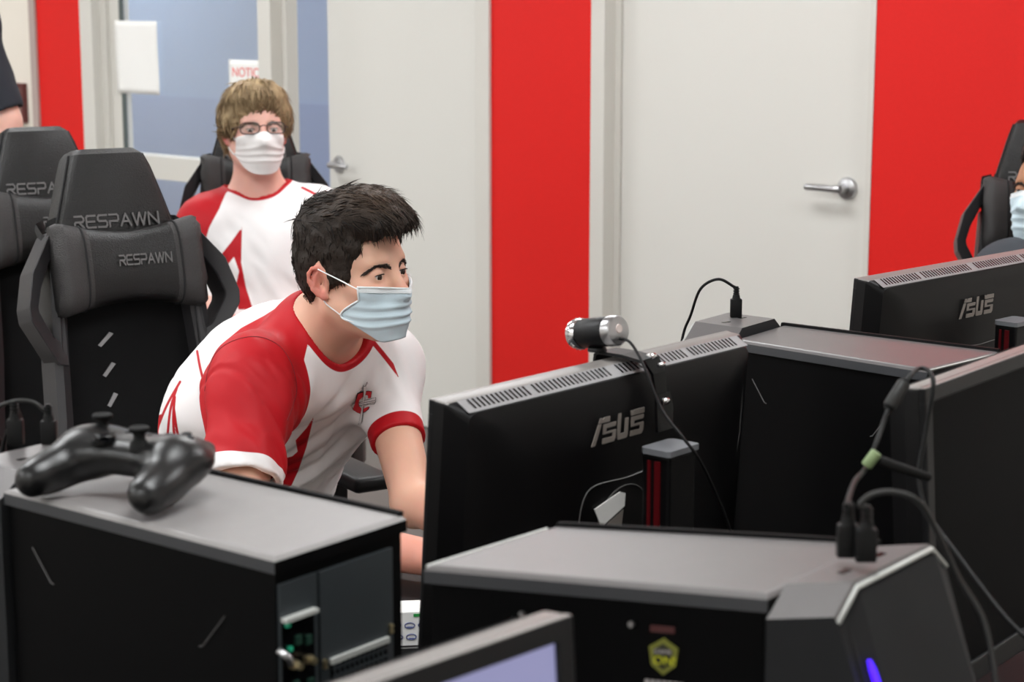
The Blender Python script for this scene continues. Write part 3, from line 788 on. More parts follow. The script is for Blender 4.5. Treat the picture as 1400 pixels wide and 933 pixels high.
# ------------------------------------------------------------------ monitors: local x width, +y the screen side, z up
def make_monitor(name, screen_mat, label, lift=0.0):
    W, H = 0.572, 0.335
    e = empty(name); tag(e, label, 'monitor')
    z0 = 0.095 + lift                                      # lower edge above the desk
    tilt = math.radians(4.0)
    Rt = Matrix.Rotation(tilt, 4, 'X')
    piv = Vector((0, 0, z0 + H))
    def X(v): return (Rt @ (Vector(v) - piv)) + piv
    def ring(w, h, zc, y, r, n=4):
        pts = []
        for cx, cz, a0 in ((w / 2 - r, h / 2 - r, 0), (-w / 2 + r, h / 2 - r, 90), (-w / 2 + r, -h / 2 + r, 180), (w / 2 - r, -h / 2 + r, 270)):
            for k in range(n + 1):
                a = math.radians(a0 + 90 * k / n); pts.append(X((cx + r * math.cos(a), y, zc + cz + r * math.sin(a))))
        return pts
    zc = z0 + H / 2
    bm = bmesh.new()
    add_loft(bm, [ring(W, H, zc, 0.0, .005), ring(W, H, zc, -0.016, .006), ring(W - .004, H - .002, zc, -0.019, .006),
                  ring(W - .030, H - .022, zc - .0, -0.040, .012), ring(W - .080, H - .050, zc - 0.004, -0.050, .02), ring(W - .20, H - .14, zc - .02, -0.056, .03)])
    bmesh.ops.recalc_face_normals(bm, faces=bm.faces)
    for f_ in bm.faces: f_.material_index = 1 if (f_.normal.z > .6 and f_.calc_center_median().y > -.019) else 0  # upward faces get the colour with the painted sheen
    body = bm_obj('back_cover', bm, [M['monitor_back'], M['monitor_top_sheen']], e, True, 22)
    # vent strip along the sloping top edge
    bm = bmesh.new(); n_ = 66
    xs = np.linspace(-W / 2 + .030, W / 2 - .030, n_ + 1)
    sl = lambda x, t, o: X((x, -0.020 - 0.019 * t, z0 + H - 0.0012 - 0.0095 * t + o))
    L = []
    quad = lambda x0, x1, t0, t1, o: [bm.faces.new([bm.verts.new(p) for p in (sl(x0, t0, o), sl(x1, t0, o), sl(x1, t1, o), sl(x0, t1, o))])]
    quad(-W / 2 + .016, W / 2 - .016, 0, 1, 0.0012)
    vs = bm_obj('vent_strip', bm, M['vent_grey'], e)  # light grey strip, lifted further to stand in for reflection on the slope
    bm = bmesh.new()
    for i in range(n_):
        if i in (13, 32, 33, 52): continue
        add_w = (xs[1] - xs[0])
        bm.faces.new([bm.verts.new(p) for p in (sl(xs[i], .08, .0018), sl(xs[i] + add_w * .42, .08, .0018), sl(xs[i] + add_w * .42, .80, .0018), sl(xs[i], .80, .0018))])
    bm_obj('vent_slots', bm, M['gloss_black'], e)
    # bezel and screen
    bm = bmesh.new()
    bw = 0.017
    for c, s in (((0, .003, zc + H / 2 - bw / 2), (W, .008, bw)), ((0, .003, zc - H / 2 + .012), (W, .008, .024)), ((W / 2 - bw / 2, .003, zc), (bw, .008, H - .03)), ((-W / 2 + bw / 2, .003, zc), (bw, .008, H - .03))):
        vv = add_box(bm, c, s, bevel=.002)
        for v in vv: v.co = X(v.co)
    bmesh.ops.recalc_face_normals(bm, faces=bm.faces)
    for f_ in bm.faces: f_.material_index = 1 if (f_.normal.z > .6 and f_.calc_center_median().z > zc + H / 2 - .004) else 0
    bm_obj('bezel', bm, [M['black_plastic'], M['monitor_top_sheen']], e)
    bm = bmesh.new()
    vv = add_box(bm, (0, .0015, zc + .004), (W - 2 * bw + .004, .003, H - .036))
    for v in vv: v.co = X(v.co)
    bm_obj('screen', bm, screen_mat, e)
    # maker's letters on the back
    s = 0.100 / 3.8
    o = X((-0.072, -0.0562, z0 + H - 0.080)); 
    xd = X((1, 0, 0)) - X((0, 0, 0)); zd = X((0, 0, 1)) - X((0, 0, 0)); yd = X((0, -1, 0)) - X((0, 0, 0))
    polys_obj('logo_lettering', ASUS, lambda v: o + xd * (v.x * s) + zd * (v.y * s * 1.22) + yd * v.z, M['logo_grey'], e, 0.0010)
    # fine grooves and the mount recess
    def gl(pts, r=.0006): return [X(p) for p in pts], r
    def seam(pts, r=.0007, closed=False): tube_obj('seam_line', [X(p) for p in pts], r, M['groove'], e, 5, closed)
    for x in (W / 2 - .030, W / 2 - .044):
        seam([(x, -.0448, z0 + H - .03), (x - .002, -.0476, z0 + H - .12), (x - .03, -.0505, z0 + .05)], .0006)
    seam([(-W / 2 + .058, -.0480, z0 + .165), (-W / 2 + .048, -.0482, z0 + .140)], .0009)
    seam(catmull([(.085, -.0565, z0 + .200), (.088, -.0567, z0 + .135), (.0, -.0567, z0 + .122), (-.078, -.0567, z0 + .135), (-.075, -.0567, z0 + .200), (0, -.0567, z0 + .204)], 6, True), .0008, True)
    seam([(.05 * math.cos(a), -.0568, z0 + .150 + .045 * math.sin(a)) for a in np.linspace(0, 2 * PI, 28, endpoint=False)], .0007, True)
    bm = bmesh.new()
    pts = [(-.060, z0 + .177), (-.012, z0 + .189), (-.001, z0 + .185), (-.001, z0 + .169), (-.044, z0 + .152)]
    add_prism(bm, pts, .0572, .0584, xf=lambda v: X((v.x, -v.z, v.y)))
    lb = bm_obj('rating_label', bm, M['paper'], e); lb['label'] = 'white rating label'
    bm = bmesh.new(); add_prism(bm, [(-.040, z0 + .150), (-.002, z0 + .165), (-.004, z0 + .142), (-.022, z0 + .140)], .0572, .0580, xf=lambda v: X((v.x, -v.z, v.y)))
    lb = bm_obj('grey_label', bm, M['logo_grey'], e)
    # stand: foot, post with cap, red stripe
    bm = bmesh.new()
    add_box(bm, (0, -.085, .007), (.25, .21, .014), bevel=.005); bm_obj('foot', bm, M['black_plastic'], e)
    bm = bmesh.new()
    add_box(bm, (.003, -.108, .175 + lift / 2), (.054, .040, .325 + lift), bevel=.004); post = bm_obj('post', bm, M['monitor_back'], e)
    bm = bmesh.new(); add_prism(bm, [(-.024, -.130), (.032, -.130), (.035, -.126), (.035, -.092), (.030, -.087), (-.022, -.087), (-.027, -.092), (-.027, -.126)], .337 + lift, .344 + lift)
    bm_obj('post_cap', bm, M['case_edge'], post)
    bm = bmesh.new(); add_box(bm, (-.0245, -.112, .18), (.003, .008, .30)); bm_obj('red_stripe', bm, M['trim_red'], post)
    bm = bmesh.new(); add_box(bm, (-.0245, -.100, .18), (.003, .004, .30)); bm_obj('red_stripe', bm, M['trim_red'], post)
    bm = bmesh.new(); add_cyl(bm, (.004, -.09, z0 + .09), X((.004, -.053, z0 + .085)), .024, .028, 24); bm_obj('hinge', bm, M['black_plastic'], e)
    return e
def copy_tree(o, parent=None):
    c = o.copy(); COL.objects.link(c)
    if parent: c.parent = parent
    for ch in children(o): copy_tree(ch, c)
    return c
def put_monitor(o, xl, yl, xr, yr, face, top=0.430 + DESK):
    """stand the monitor so that its top edge runs between two sighted points (one end may be out of the picture)"""
    a = at_h(xl, yl, top); b = at_h(xr, yr, top)
    d = nrm(b - a); W = 0.572
    if face == 'away': mid = a + d * W / 2; rz = math.atan2(d[1], d[0]) - 0     # screen away from us
    elif face == 'from_left': mid = a + d * W / 2; rz = math.atan2(d[1], d[0]) + PI
    else: mid = b - d * W / 2; rz = math.atan2(d[1], d[0]) + PI
    o.location = (mid[0], mid[1], DESK); o.rotation_euler = (0, 0, rz)
    return mid, d
mon1 = make_monitor('gaming_monitor', M['screen_off'], 'black monitor seen from behind with the webcam clipped on its top edge')
mid1, d1 = put_monitor(mon1, 592, 547, 1003, 452, 'away')
mon2 = copy_tree(mon1); mon2['label'] = 'black monitor seen from behind in front of the cropped person by the red wall'
put_monitor(mon2, 1172, 381, 1400, 341.5, 'away')
mon3 = copy_tree(mon1); mon3['label'] = 'near monitor with lit lavender screen at the bottom edge'
put_monitor(mon3, 490, 936, 774, 838, 'toward')
for c in children(mon3):
    if c.name.startswith('screen'):
        c.data = c.data.copy(); c.data.materials.clear(); c.data.materials.append(M['screen_on'])
mon4 = make_monitor('gaming_monitor', M['screen_off'], 'dark monitor at the right edge with a cable over its corner', .045)
put_monitor(mon4, 1256, 531, 1400, 479, 'from_left', .475 + DESK)
c4 = at_h(1256, 531, .475 + DESK); Y4 = c4[1]

# ------------------------------------------------------------------ tower computers
TOP = 1.135
def make_tower(name, bn, bf, fn, ff, label, top=TOP, led=False, badge=False, back=False, front_len=0.085, slots=True, line=True, front_pts=None, raise_=.012):
    """four plan corners (back/front, near/far) of the case; the front module goes on beyond the front corners"""
    bn, bf, fn, ff = [Vector((p[0], p[1], 0)) for p in (bn, bf, fn, ff)]
    e = empty(name, tuple((bn + bf + fn + ff) / 4 + Vector((0, 0, DESK)))); tag(e, label, 'computer tower')
    ctr = e.location
    def loc(p, z): return Vector((p.x, p.y, z)) - ctr
    dep = ((fn - bn) + (ff - bf)).normalized(); wid = (bf - bn).normalized()
    zf = DESK + 0.012
    up = Vector((0, 0, 1))
    def inset(q, i):
        c = sum(q, Vector()) / 4; out = []
        for k in range(4):
            a = (q[(k + 1) % 4] - q[k]).normalized(); b = (q[k - 1] - q[k]).normalized()
            out.append(q[k] + (a + b) * i)
        return out
    Q = [bn, fn, ff, bf]
    bm = bmesh.new()
    ins = inset(Q, .004)
    add_loft(bm, [[loc(p, z) for p in q] for z, q in ((zf, ins), (top - .010, ins))])
    bm_obj('case_body', bm, M['case_side'], e)
    bm = bmesh.new()
    add_loft(bm, [[loc(p, z) for p in q] for z, q in ((top - .016, ins), (top - .015, Q), (top - .004, Q), (top - .001, inset(Q, .003)), (top, inset(Q, .006)))])
    bmesh.ops.recalc_face_normals(bm, faces=bm.faces)
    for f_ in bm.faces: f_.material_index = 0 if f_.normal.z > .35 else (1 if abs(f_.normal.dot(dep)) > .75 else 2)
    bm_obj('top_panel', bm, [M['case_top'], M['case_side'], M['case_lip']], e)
    bm = bmesh.new()           # dark rail along the far top edge, pale line along the back one
    add_loft(bm, [[loc(q_ - wid * .007, top - .002), loc(q_, top - .002), loc(q_, top + .0035), loc(q_ - wid * .005, top + .0035)] for q_, z_ in ((bf + dep * .004, top), (ff, top))])
    bm_obj('side_rail', bm, M['case_side'], e)
    if not back: tube_obj('edge_line', [loc(bn + wid * .004, top - .0015), loc(bf - wid * .012, top - .0015)], .0016, M['lip_silver'], e, 6)
    # front module: chamfered top, face leaning out towards the bottom
    g1, g2 = fn + dep * .001, ff + dep * .001
    h1, h2 = fn + dep * front_len, ff + dep * front_len
    if front_pts: h1, h2 = [Vector((p[0], p[1], 0)) for p in front_pts]
    zt = top + raise_; W_t = (g2 - g1).length
    def sec(t, zz, k=1.0, out=0.0):      # side profile at the width fraction t
        g = g1.lerp(g2, t); h = h1.lerp(h2, t); d = (h - g).normalized()
        return [loc(g, zf), loc(g, min(zz, top - .004 if k == 0 else zz)), loc(g + d * .010, zz), loc(h - d * .003, zz), loc(h + d * out, zz - .005), loc(h + d * (.045 + out), top - .17), loc(h + d * (.02 + out), zf)]
    cz = zt - .022; ct = .026 / W_t
    secs = [sec(-.02, cz, 0), sec(ct, zt), sec(1 - ct, zt), sec(1.02, cz, 0)]
    bm = bmesh.new(); add_loft(bm, secs); bmesh.ops.recalc_face_normals(bm, faces=bm.faces)
    for f_ in bm.faces: f_.material_index = 0 if f_.normal.z > .3 else 1  # upward faces take the top colour with its painted reflection
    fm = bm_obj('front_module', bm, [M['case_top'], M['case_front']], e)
    bm = bmesh.new()
    add_tube(bm, [s_[4] for s_ in secs], .0026, 6); bm_obj('edge_line', bm, M['lip_silver'], fm)
    bm = bmesh.new()
    o1 = [sec(t, z_, 0, .0035) for t, z_ in ((.03, cz), (ct, zt), (1 - ct, zt), (.97, cz))]
    i1 = [sec(t, z_, 0, -.004) for t, z_ in ((.03, cz), (ct, zt), (1 - ct, zt), (.97, cz))]
    for A_, B_ in zip(o1[:-1], o1[1:]):
        for i in (4, 5): bm.faces.new([bm.verts.new(p) for p in (A_[i] - up * .004, A_[i + 1], B_[i + 1], B_[i] - up * .004)])
    for A_, B_ in zip(i1[:-1], i1[1:]):
        for i in (4, 5): bm.faces.new([bm.verts.new(p) for p in (B_[i] - up * .004, B_[i + 1], A_[i + 1], A_[i] - up * .004)])
    for A_, B_ in ((o1[0], i1[0]), (i1[-1], o1[-1])):
        for i in (4, 5): bm.faces.new([bm.verts.new(p) for p in (A_[i] - up * .004, B_[i] - up * .004, B_[i + 1], A_[i + 1])])
    bmesh.ops.remove_doubles(bm, verts=bm.verts, dist=.0004)
    bm_obj('front_panel', bm, M['case_front'], e)
    for t in ((.34, .66) if slots else ()):    # usb sockets on top
        bm = bmesh.new(); c = loc(g1.lerp(h1, .5).lerp(g2.lerp(h2, .5), t), zt)
        R = Matrix.Rotation(math.atan2(wid.y, wid.x), 3, 'Z')
        add_box(bm, c, (.014, .006, .0012), rot=None); 
        for v in bm.verts: v.co = (R @ (v.co - c)) + c
        bm_obj('usb_socket', bm, M['gloss_black'], fm)
    if line:
        side = (fn - bn)
        for t0, t1, z0_, z1_ in ((.90, .83, top - .052, top - .082), (.18, .26, top - .066, top - .10)):
            tube_obj('side_groove', [loc(bn + side * t0 + wid * .003, z0_), loc(bn + side * t1 + wid * .003, z1_), loc(bn + side * (t1 - .012 * np.sign(t0 - t1)) + wid * .003, z1_ - .001)], .0007, M['groove'], e, 5)
    for t in ((.30, .62) if badge else ()):
        bm = bmesh.new(); p = bn + (fn - bn) * t
        add_cyl(bm, loc(p, top - .034), loc(p - wid * .003, top - .034), .0026, n=10); bm_obj('screw', bm, M['steel'], e)
    for s1 in (.1, .9):
        for s2 in (.1, .9):
            p = bn.lerp(fn, s1).lerp(bf.lerp(ff, s1), s2)
            bm = bmesh.new(); add_cyl(bm, loc(p, DESK), loc(p, zf + .002), .014, .016, 14); bm_obj('foot', bm, M['rubber'], e)
    if led:
        A_ = secs[0][4].lerp(secs[1][4], .3); Bq = secs[0][5].lerp(secs[3][5], .045)
        d = (secs[0][5] - secs[0][4]).normalized(); A_ = secs[0][4] + wid * .012 + dep * .006
        bm = bmesh.new()
        rings = []
        for t, w_ in ((.036, .001), (.045, .0035), (.075, .0042), (.12, .0046), (.15, .0046)):
            p = A_ + d * t + wid * (.006 * min(t / .06, 1)); rings.append([p - wid * w_, p + wid * w_, p + wid * w_ + dep * .0025, p - wid * w_ + dep * .0025])
        add_loft(bm, rings)
        o = bm_obj('light_strip', bm, M['led'], fm); o['label'] = 'glowing violet light strip'
    if badge:
        xd = (fn - bn).normalized(); base = bn + (fn - bn) * .705
        def xf(sc, du, dz): return lambda v: loc(base + xd * (v.x * sc + du) - wid * (-.003 + v.z), top - .052 + v.y * sc + dz)
        hexo = [(-.95, .62), (0, 1.25), (.95, .62), (.78, -.62), (0, -1.25), (-.78, -.62)]
        b1 = polys_obj('badge', [hexo], xf(.0125, 0, -.008), M['badge_olive'], e, .0012); b1['label'] = 'olive hexagonal sticker'
        polys_obj('badge_field', [[(x * .66, y * .72) for x, y in hexo]], xf(.0125, 0, -.008), M['badge_dark'], b1, .0014)
        f_ = xf(.0125, 0, -.008); o_ = f_(Vector((0, 0, 0))); ex = (f_(Vector((1, 0, 0))) - o_) ; ey = f_(Vector((0, 1, 0))) - o_; en = f_(Vector((0, 0, 1))) - o_
        def at(px_, py_): p_ = f_(Vector((px_, py_, .0018))); return Matrix(((ex.x, ey.x, en.x, p_.x), (ex.y, ey.y, en.y, p_.y), (ex.z, ey.z, en.z, p_.z), (0, 0, 0, 1)))
        font_text('badge_print', 'ON!', .82, M['badge_yellow'], b1, at(-.62, -.52), .0003)
        font_text('badge_print', 'GAME', .44, M['print_silver'], b1, at(-.60, .20), .0003)
        polys_obj('red_print', [[(-1.2, 0), (.9, 0), (.9, .6), (-1.2, .6)]], xf(.0095, 0, .012), M['dim_red'], e, .0006)
        polys_obj('grey_print', [[(-1.6 + i * .5, 0), (-1.25 + i * .5, 0), (-1.25 + i * .5, .55), (-1.6 + i * .5, .55)] for i in range(7)], xf(.0095, 0, -.034), M['print_silver'], e, .0006)
    if back:
        w = (bf - bn); wl = w.length; n_ = -dep
        R = Matrix((wid, -up * -1, n_)).transposed()
        def X(u, v, k): return loc(bn + wid * u + n_ * (-.004 + k), top + v)
        def bx(bm, u0, u1, v0, v1, k0, k1):
            c = [X(u, v, k) for k in (k0, k1) for u, v in ((u0, v0), (u1, v0), (u1, v1), (u0, v1))]
            V = [bm.verts.new(p) for p in c]
            for f in ((3, 2, 1, 0), (4, 5, 6, 7), (0, 1, 5, 4), (1, 2, 6, 5), (2, 3, 7, 6), (3, 0, 4, 7)): bm.faces.new([V[i] for i in f])
        bm = bmesh.new(); bx(bm, .006, .052, -.38, -.026, 0, .003); bx(bm, .0545, wl - .020, -.38, -.026, 0, .004)
        bp = bm_obj('back_panel', bm, M['case_back'], e)
        bm = bmesh.new(); bx(bm, .008, .046, -.19, -.058, .003, .0045); bm_obj('port_plate', bm, M['gloss_black'], bp)
        bm = bmesh.new(); bx(bm, .007, .047, -.059, -.0555, .003, .010); bm_obj('port_lip', bm, M['lip_silver'], bp)
        bm = bmesh.new()
        for u, v in ((.010, -.060), (.0125, -.082)): bx(bm, u, u + .004, v - .004, v, .0045, .008)
        bm_obj('audio_jack', bm, M['teal_jack'], bp)
        for u, v in ((.014, -.096), (.031, -.096)):
            bm = bmesh.new(); bx(bm, u, u + .008, v - .006, v, .0045, .011); add_cyl(bm, X(u + .004, v - .003, .011), X(u + .004, v - .003, .016), .0034, n=12)
            bm_obj('video_port', bm, M['gold'], bp)
        bm = bmesh.new()
        for u, v in ((.022, -.075), (.034, -.078), (.018, -.115), (.036, -.118), (.026, -.13)): bx(bm, u, u + .006, v - .008, v, .0045, .0075)
        bm_obj('usb_ports', bm, M['pcb'], bp)
        bm = bmesh.new(); bx(bm, .066, wl - .030, -.20, -.112, .004, .006)
        gp = bm_obj('fan_grille', bm, M['case_side'], bp)
        bm = bmesh.new(); bx(bm, .064, wl - .029, -.1125, -.1075, .004, .008); bm_obj('grille_lip', bm, M['lip_silver'], gp)
        bm = bmesh.new()
        for i in range(9):
            v = -.116 - i * .0075
            bx(bm, .066, wl - .030, v - .0022, v, .006, .0072)
        for i in range(12):
            u = .068 + i * (wl - .100) / 11
            bx(bm, u, u + .0018, -.195, -.113, .006, .0072)
        bm_obj('grille_bars', bm, M['case_back'], gp)
        for u, v in ((.058, -.108), (.058, -.113), (wl - .024, -.099), (wl - .024, -.104)):
            bm = bmesh.new(); add_cyl(bm, X(u, v, .003), X(u, v, .0065), .0022, n=12); bm_obj('screw', bm, M['gold'], bp)
        bm = bmesh.new()
        a = X(.004, -.083, .0); bm2 = add_tube(bm, [X(.002, -.082, .004), X(.008, -.090, .012), X(.010, -.096, .012)], .0032, 8); bm_obj('thumb_screw', bm, M['steel'], bp)
    return e
# near left tower, its back towards us
p1 = at_h(375, 763, TOP); p2 = at_h(556, 705, TOP)
dl = nrm(at_h(0, 668, TOP) - p1)
wv = (p2 - p1); 
tower_l = make_tower('computer_tower', p1, p2, p1 + dl * .368, p2 + dl * .368, 'black computer tower with its grey port panel facing out, under the game controller', back=True)
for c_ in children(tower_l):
    if c_.name.startswith('top_panel'): c_.data.materials[0] = mat('case_top_lit', (134, 131, 130), 0.34, bump=(900, 0.10), vary=(60, 0.06))  # lighter copy of the case top; its stronger reflection is painted in
# middle tower beside the webcam monitor
q_fn = at_h(1003, 464, TOP); q_ff = at_h(1071, 444, TOP); q_bn = at_h(1268, 506, TOP); q_bf = at_h(1371, 481, TOP)
tower_m = make_tower('computer_tower', q_bn, q_bf, q_fn, q_ff, 'black computer tower behind the webcam monitor, one plug standing in its raised front')
# near right tower, its front to the right
r_bn = at_h(579, 774, TOP); r_bf = at_h(760, 718, TOP); r_fn = at_h(1050, 814, TOP); r_ff = at_h(1205, 743, TOP)
tower_r = make_tower('computer_tower', r_bn, r_bf, r_fn, r_ff, 'nearest black computer tower with an olive hexagonal sticker and violet light strip', led=True, badge=True, line=False,
                     raise_=.003,
                     front_pts=(at_h(1149, 836, TOP - .015), at_h(1291, 757, TOP - .012)))

# ------------------------------------------------------------------ plugs, leads
def usb_plug(name, base, pts, label, cable_r=.0022, n_plugs=1, size=1.0, m='cable'):
    e = empty(name, tuple(base)); tag(e, label, 'cable')
    s = size
    bm = bmesh.new(); add_box(bm, (0, 0, .0135 * s), (.0165 * s, .010 * s, .027 * s), bevel=.0015 * s)
    bm_obj('plug_body', bm, M['cable'], e, True)
    bm = bmesh.new(); add_cyl(bm, (0, 0, .026 * s), (0, 0, .033 * s), .0062 * s, .0048 * s, 14); add_cyl(bm, (0, 0, .033 * s), (0, 0, .045 * s), .0038 * s, .003 * s, 14)
    for k in range(3): add_cyl(bm, (0, 0, (.034 + .0035 * k) * s), (0, 0, (.0355 + .0035 * k) * s), .0046 * s, n=14)
    bm_obj('strain_relief', bm, M['cable'], e, True)
    b = Vector(base)
    P = [Vector((0, 0, .043 * s))] + [Vector(p) - b for p in pts]
    tube_obj('lead', catmull(P, 8), cable_r, M[m], e)
    return e
zt = TOP + .012
b0 = at_h(1006, 434, zt); Yb = b0[1]
usb_plug('usb_cable', b0, [at_y(1003, 392, Yb), at_y(982, 382, Yb), at_y(958, 395, Yb + .01), at_y(944, 432, Yb + .03), at_y(934, 458, Yb + .04), at_y(922, 520, Yb + .02)],
         'thin black cable looping up from the plug on the middle tower', .0021)
b0 = at_h(68, 608, zt); Yb = b0[1]
usb_plug('usb_cable', b0, [at_y(62, 562, Yb), at_y(45, 550, Yb), at_y(20, 549, Yb), at_y(-6, 560, Yb + .01), at_y(-30, 590, Yb + .01), at_y(-50, 660, Yb)],
         'grey cable looping from the plug behind the game controller', .0022, size=.95, m='cable_grey')
b0 = at_h(58, 612, zt)
usb_plug('usb_cable', b0 + np.array([-.030, .012, 0]), [at_y(28, 575, Yb + .03), at_y(10, 590, Yb + .08), at_y(0, 640, Yb + .1)],
         'short dark plug beside the grey looping cable on the tower with the controller', .0022, size=1.0)
b0 = at_h(1183, 768, zt); Yb = b0[1]
usb_plug('usb_cable', b0, [at_y(1176, 690, Yb), at_y(1192, 677, Yb), at_y(1220, 673, Yb), at_y(1252, 684, Yb), at_y(1275, 715, Yb + .02), at_y(1310, 790, Yb + .03), at_y(1345, 850, Yb + .02), at_y(1362, 940, Yb), at_y(1366, 1010, Yb - .02)],
         'grey cable arching over from the plug on the nearest tower', .0026, size=1.05, m='cable_grey')
b0 = at_h(1158, 762, zt); Yb = b0[1]
Ym = 2.03
usb_plug('usb_cable', b0, [at_y(1158, 690, Yb), at_y(1168, 660, Yb + .1), at_y(1184, 640, Y4 - .13), at_y(1198, 606, Y4 - .10), at_y(1210, 572, Y4 - .06), at_y(1218, 552, Y4 - .05), at_y(1234, 530, Y4 - .04),
                           at_y(1246, 512, Y4 - .02), at_y(1258, 504, Y4 + .01), at_y(1270, 508, Y4 - .005), at_y(1276, 528, Y4 - .025), at_y(1266, 590, Y4 - .03), at_y(1256, 650, Y4 - .04), at_y(1268, 700, Y4 - .06), at_y(1310, 760, Y4 - .1), at_y(1380, 850, Y4 - .16), at_y(1440, 900, Y4 - .2)],
         'dark cable running from the nearest tower up over the dark monitor corner', .0024, size=1.05)
# in-line pieces hanging on the cable at the monitor corner
c = at_y(1226, 540, Y4 - .045)
e = empty('ferrite_bead', tuple(c)); tag(e, 'grey ferrite cylinder on the cable below the dark monitor corner', 'cable bead')
ax = nrm(at_y(1238, 521, Y4 - .04) - at_y(1216, 556, Y4 - .05))
bm = bmesh.new(); add_cyl(bm, -ax * .0145, ax * .0145, .0068, n=20, bevel=.0015); bm_obj('sleeve', bm, M['cable_grey'], e, True)
for s_ in (-1, 1):
    bm = bmesh.new(); add_cyl(bm, ax * (.0145 * s_), ax * (.018 * s_), .006, .004, n=16); bm_obj('end_cap', bm, M['rubber'], e, True)
c = at_y(1205, 632, Y4 - .14)
e = empty('inline_remote', tuple(c)); tag(e, 'small dark in-line cable remote with a pale green end', 'remote')
a0 = at_y(1197, 629, Y4 - .14) - c; a1 = at_y(1270, 653, Y4 - .11) - c
bm = bmesh.new(); add_cyl(bm, a0, a1, .0056, .0042, n=16, bevel=.001); bm_obj('remote_body', bm, M['rubber'], e, True)
g0 = at_y(1199, 618, Y4 - .145) - c; g1 = at_y(1184, 638, Y4 - .145) - c
bm = bmesh.new(); add_cyl(bm, g0, g1, .0055, n=16, bevel=.0015); bm_obj('end_plug', bm, M['green_tag'], e, True)

# ------------------------------------------------------------------ webcam clipped on the first monitor
wc = at_h(824, 484, 1.172)
# stand it on the monitor's top edge line
Ltop = (np.array([wc[0], wc[1]]) - np.array(mid1[:2])) @ d1[:2]
wpos = np.array(mid1) + d1 * Ltop; wpos = np.array([wpos[0], wpos[1], 0.430 + DESK])
web = empty('webcam', tuple(wpos)); tag(web, 'black and silver webcam clipped on the monitor top edge', 'webcam')
rzw = math.atan2(d1[1], d1[0])
def W_(x, y, z): # x along the edge (away), y towards the screen side, z up
    n = np.array([-d1[1], d1[0], 0]); p = d1 * x + n * y; return Vector((p[0], p[1], z))
Yw = wpos[1]
cL = at_y(789, 457, Yw + .025) - wpos; cR = at_y(845, 452, Yw - .028) - wpos
cL = Vector(cL); cR = Vector(cR); ax = (cR - cL).normalized()
def lathe(bm, a, ax, prof, n=32, mi=0):
    u = ax.orthogonal().normalized(); v = ax.cross(u)
    rings = [[a + ax * t + u * (r * math.cos(2 * PI * k / n)) + v * (r * math.sin(2 * PI * k / n)) for k in range(n)] for t, r in prof]
    return add_loft(bm, rings, mi)
Lw = (cR - cL).length
bm = bmesh.new(); lathe(bm, cL, ax, [(.012, .0172), (.014, .0182), (Lw - .014, .0182), (Lw - .012, .0172)]); bm_obj('barrel', bm, M['black_plastic'], web, True, 40)
bm = bmesh.new(); lathe(bm, cL, ax, [(-.004, .0150), (-.002, .0182), (.003, .0192), (.010, .0192), (.0125, .0182)]); ring_ = bm_obj('lens_ring', bm, M['chrome'], web, True, 30)
bm = bmesh.new()
u = ax.orthogonal().normalized(); v = ax.cross(u)
for k in range(22):
    a = 2 * PI * k / 22; add_box(bm, tuple(cL + ax * .005 + (u * math.cos(a) + v * math.sin(a)) * .0192), (.0022, .0022, .0022), bevel=.0004)
bm_obj('grip_studs', bm, M['steel'], ring_)
bm = bmesh.new(); lathe(bm, cL, -ax, [(.002, .0125), (.0042, .0120), (.0046, .004)]); bm_obj('lens', bm, M['gloss_black'], web, True, 30)
bm = bmesh.new(); lathe(bm, cR, ax, [(-.0135, .0182), (-.012, .0190), (-.002, .0186), (.001, .0172), (.0018, .015)]); cap_ = bm_obj('end_cap', bm, M['steel'], web, True, 30)
bm = bmesh.new(); lathe(bm, cR + Vector((0, 0, .002)), ax, [(.0015, .0055), (.0024, .0050)]); o = bm_obj('button', bm, mat('pale_button', (206, 190, 184), 0.5, vary=(60, .02)), cap_, True, 30)
mid = (cL + cR) / 2
bm = bmesh.new(); add_cyl(bm, mid - Vector((0, 0, .015)), Vector((mid.x, mid.y, .012)), .0085, .0065, 18); add_cyl(bm, (mid.x, mid.y, .0135), (mid.x, mid.y, .008), .011, .012, 18, bevel=.001)
bm_obj('swivel', bm, M['black_plastic'], web, True, 40)
bm = bmesh.new()
def strip(bm, pts, w, t):
    """flat bar along pts: width w along the monitor edge"""
    rings = []
    for i, p in enumerate(pts):
        a = Vector(pts[max(i - 1, 0)]); b = Vector(pts[min(i + 1, len(pts) - 1)]); tg = (b - a).normalized(); sx = W_(1, 0, 0); nn = tg.cross(sx).normalized()
        ww = w[i] if isinstance(w, (list, tuple)) else w
        p = Vector(p); rings.append([p + sx * ww / 2 + nn * t / 2, p - sx * ww / 2 + nn * t / 2, p - sx * ww / 2 - nn * t / 2, p + sx * ww / 2 - nn * t / 2])
    add_loft(bm, rings)
strip(bm, [W_(.0, .022, -.012), W_(0, .020, .004), W_(0, .014, .0065), W_(0, -.02, .0065), W_(0, -.050, .003)], .034, .004)
bm_obj('clip_top', bm, M['black_plastic'], web, False)
bm = bmesh.new()
strip(bm, [W_(.002, -.050, .004), W_(.004, -.060, -.012), W_(.004, -.064, -.040)], [.030, .024, .020], .004)
strip(bm, [W_(.006, -.0655, -.036), W_(.008, -.0665, -.055), W_(.008, -.0675, -.082)], [.026, .032, .030], .004)
bm_obj('clip_leg', bm, M['gloss_black'], web, False)
for x, y, z, r in ((.006, -.048, .006, .0045), (.014, -.057, -.004, .003), (.006, -.0685, -.046, .0045)):
    bm = bmesh.new(); p = W_(x, y, z); add_cyl(bm, p + W_(-.006, 0, 0), p + W_(.006, 0, 0), r, n=14, bevel=.0006)
    bm_obj('hinge_pin', bm, M['chrome'], web, True, 40)
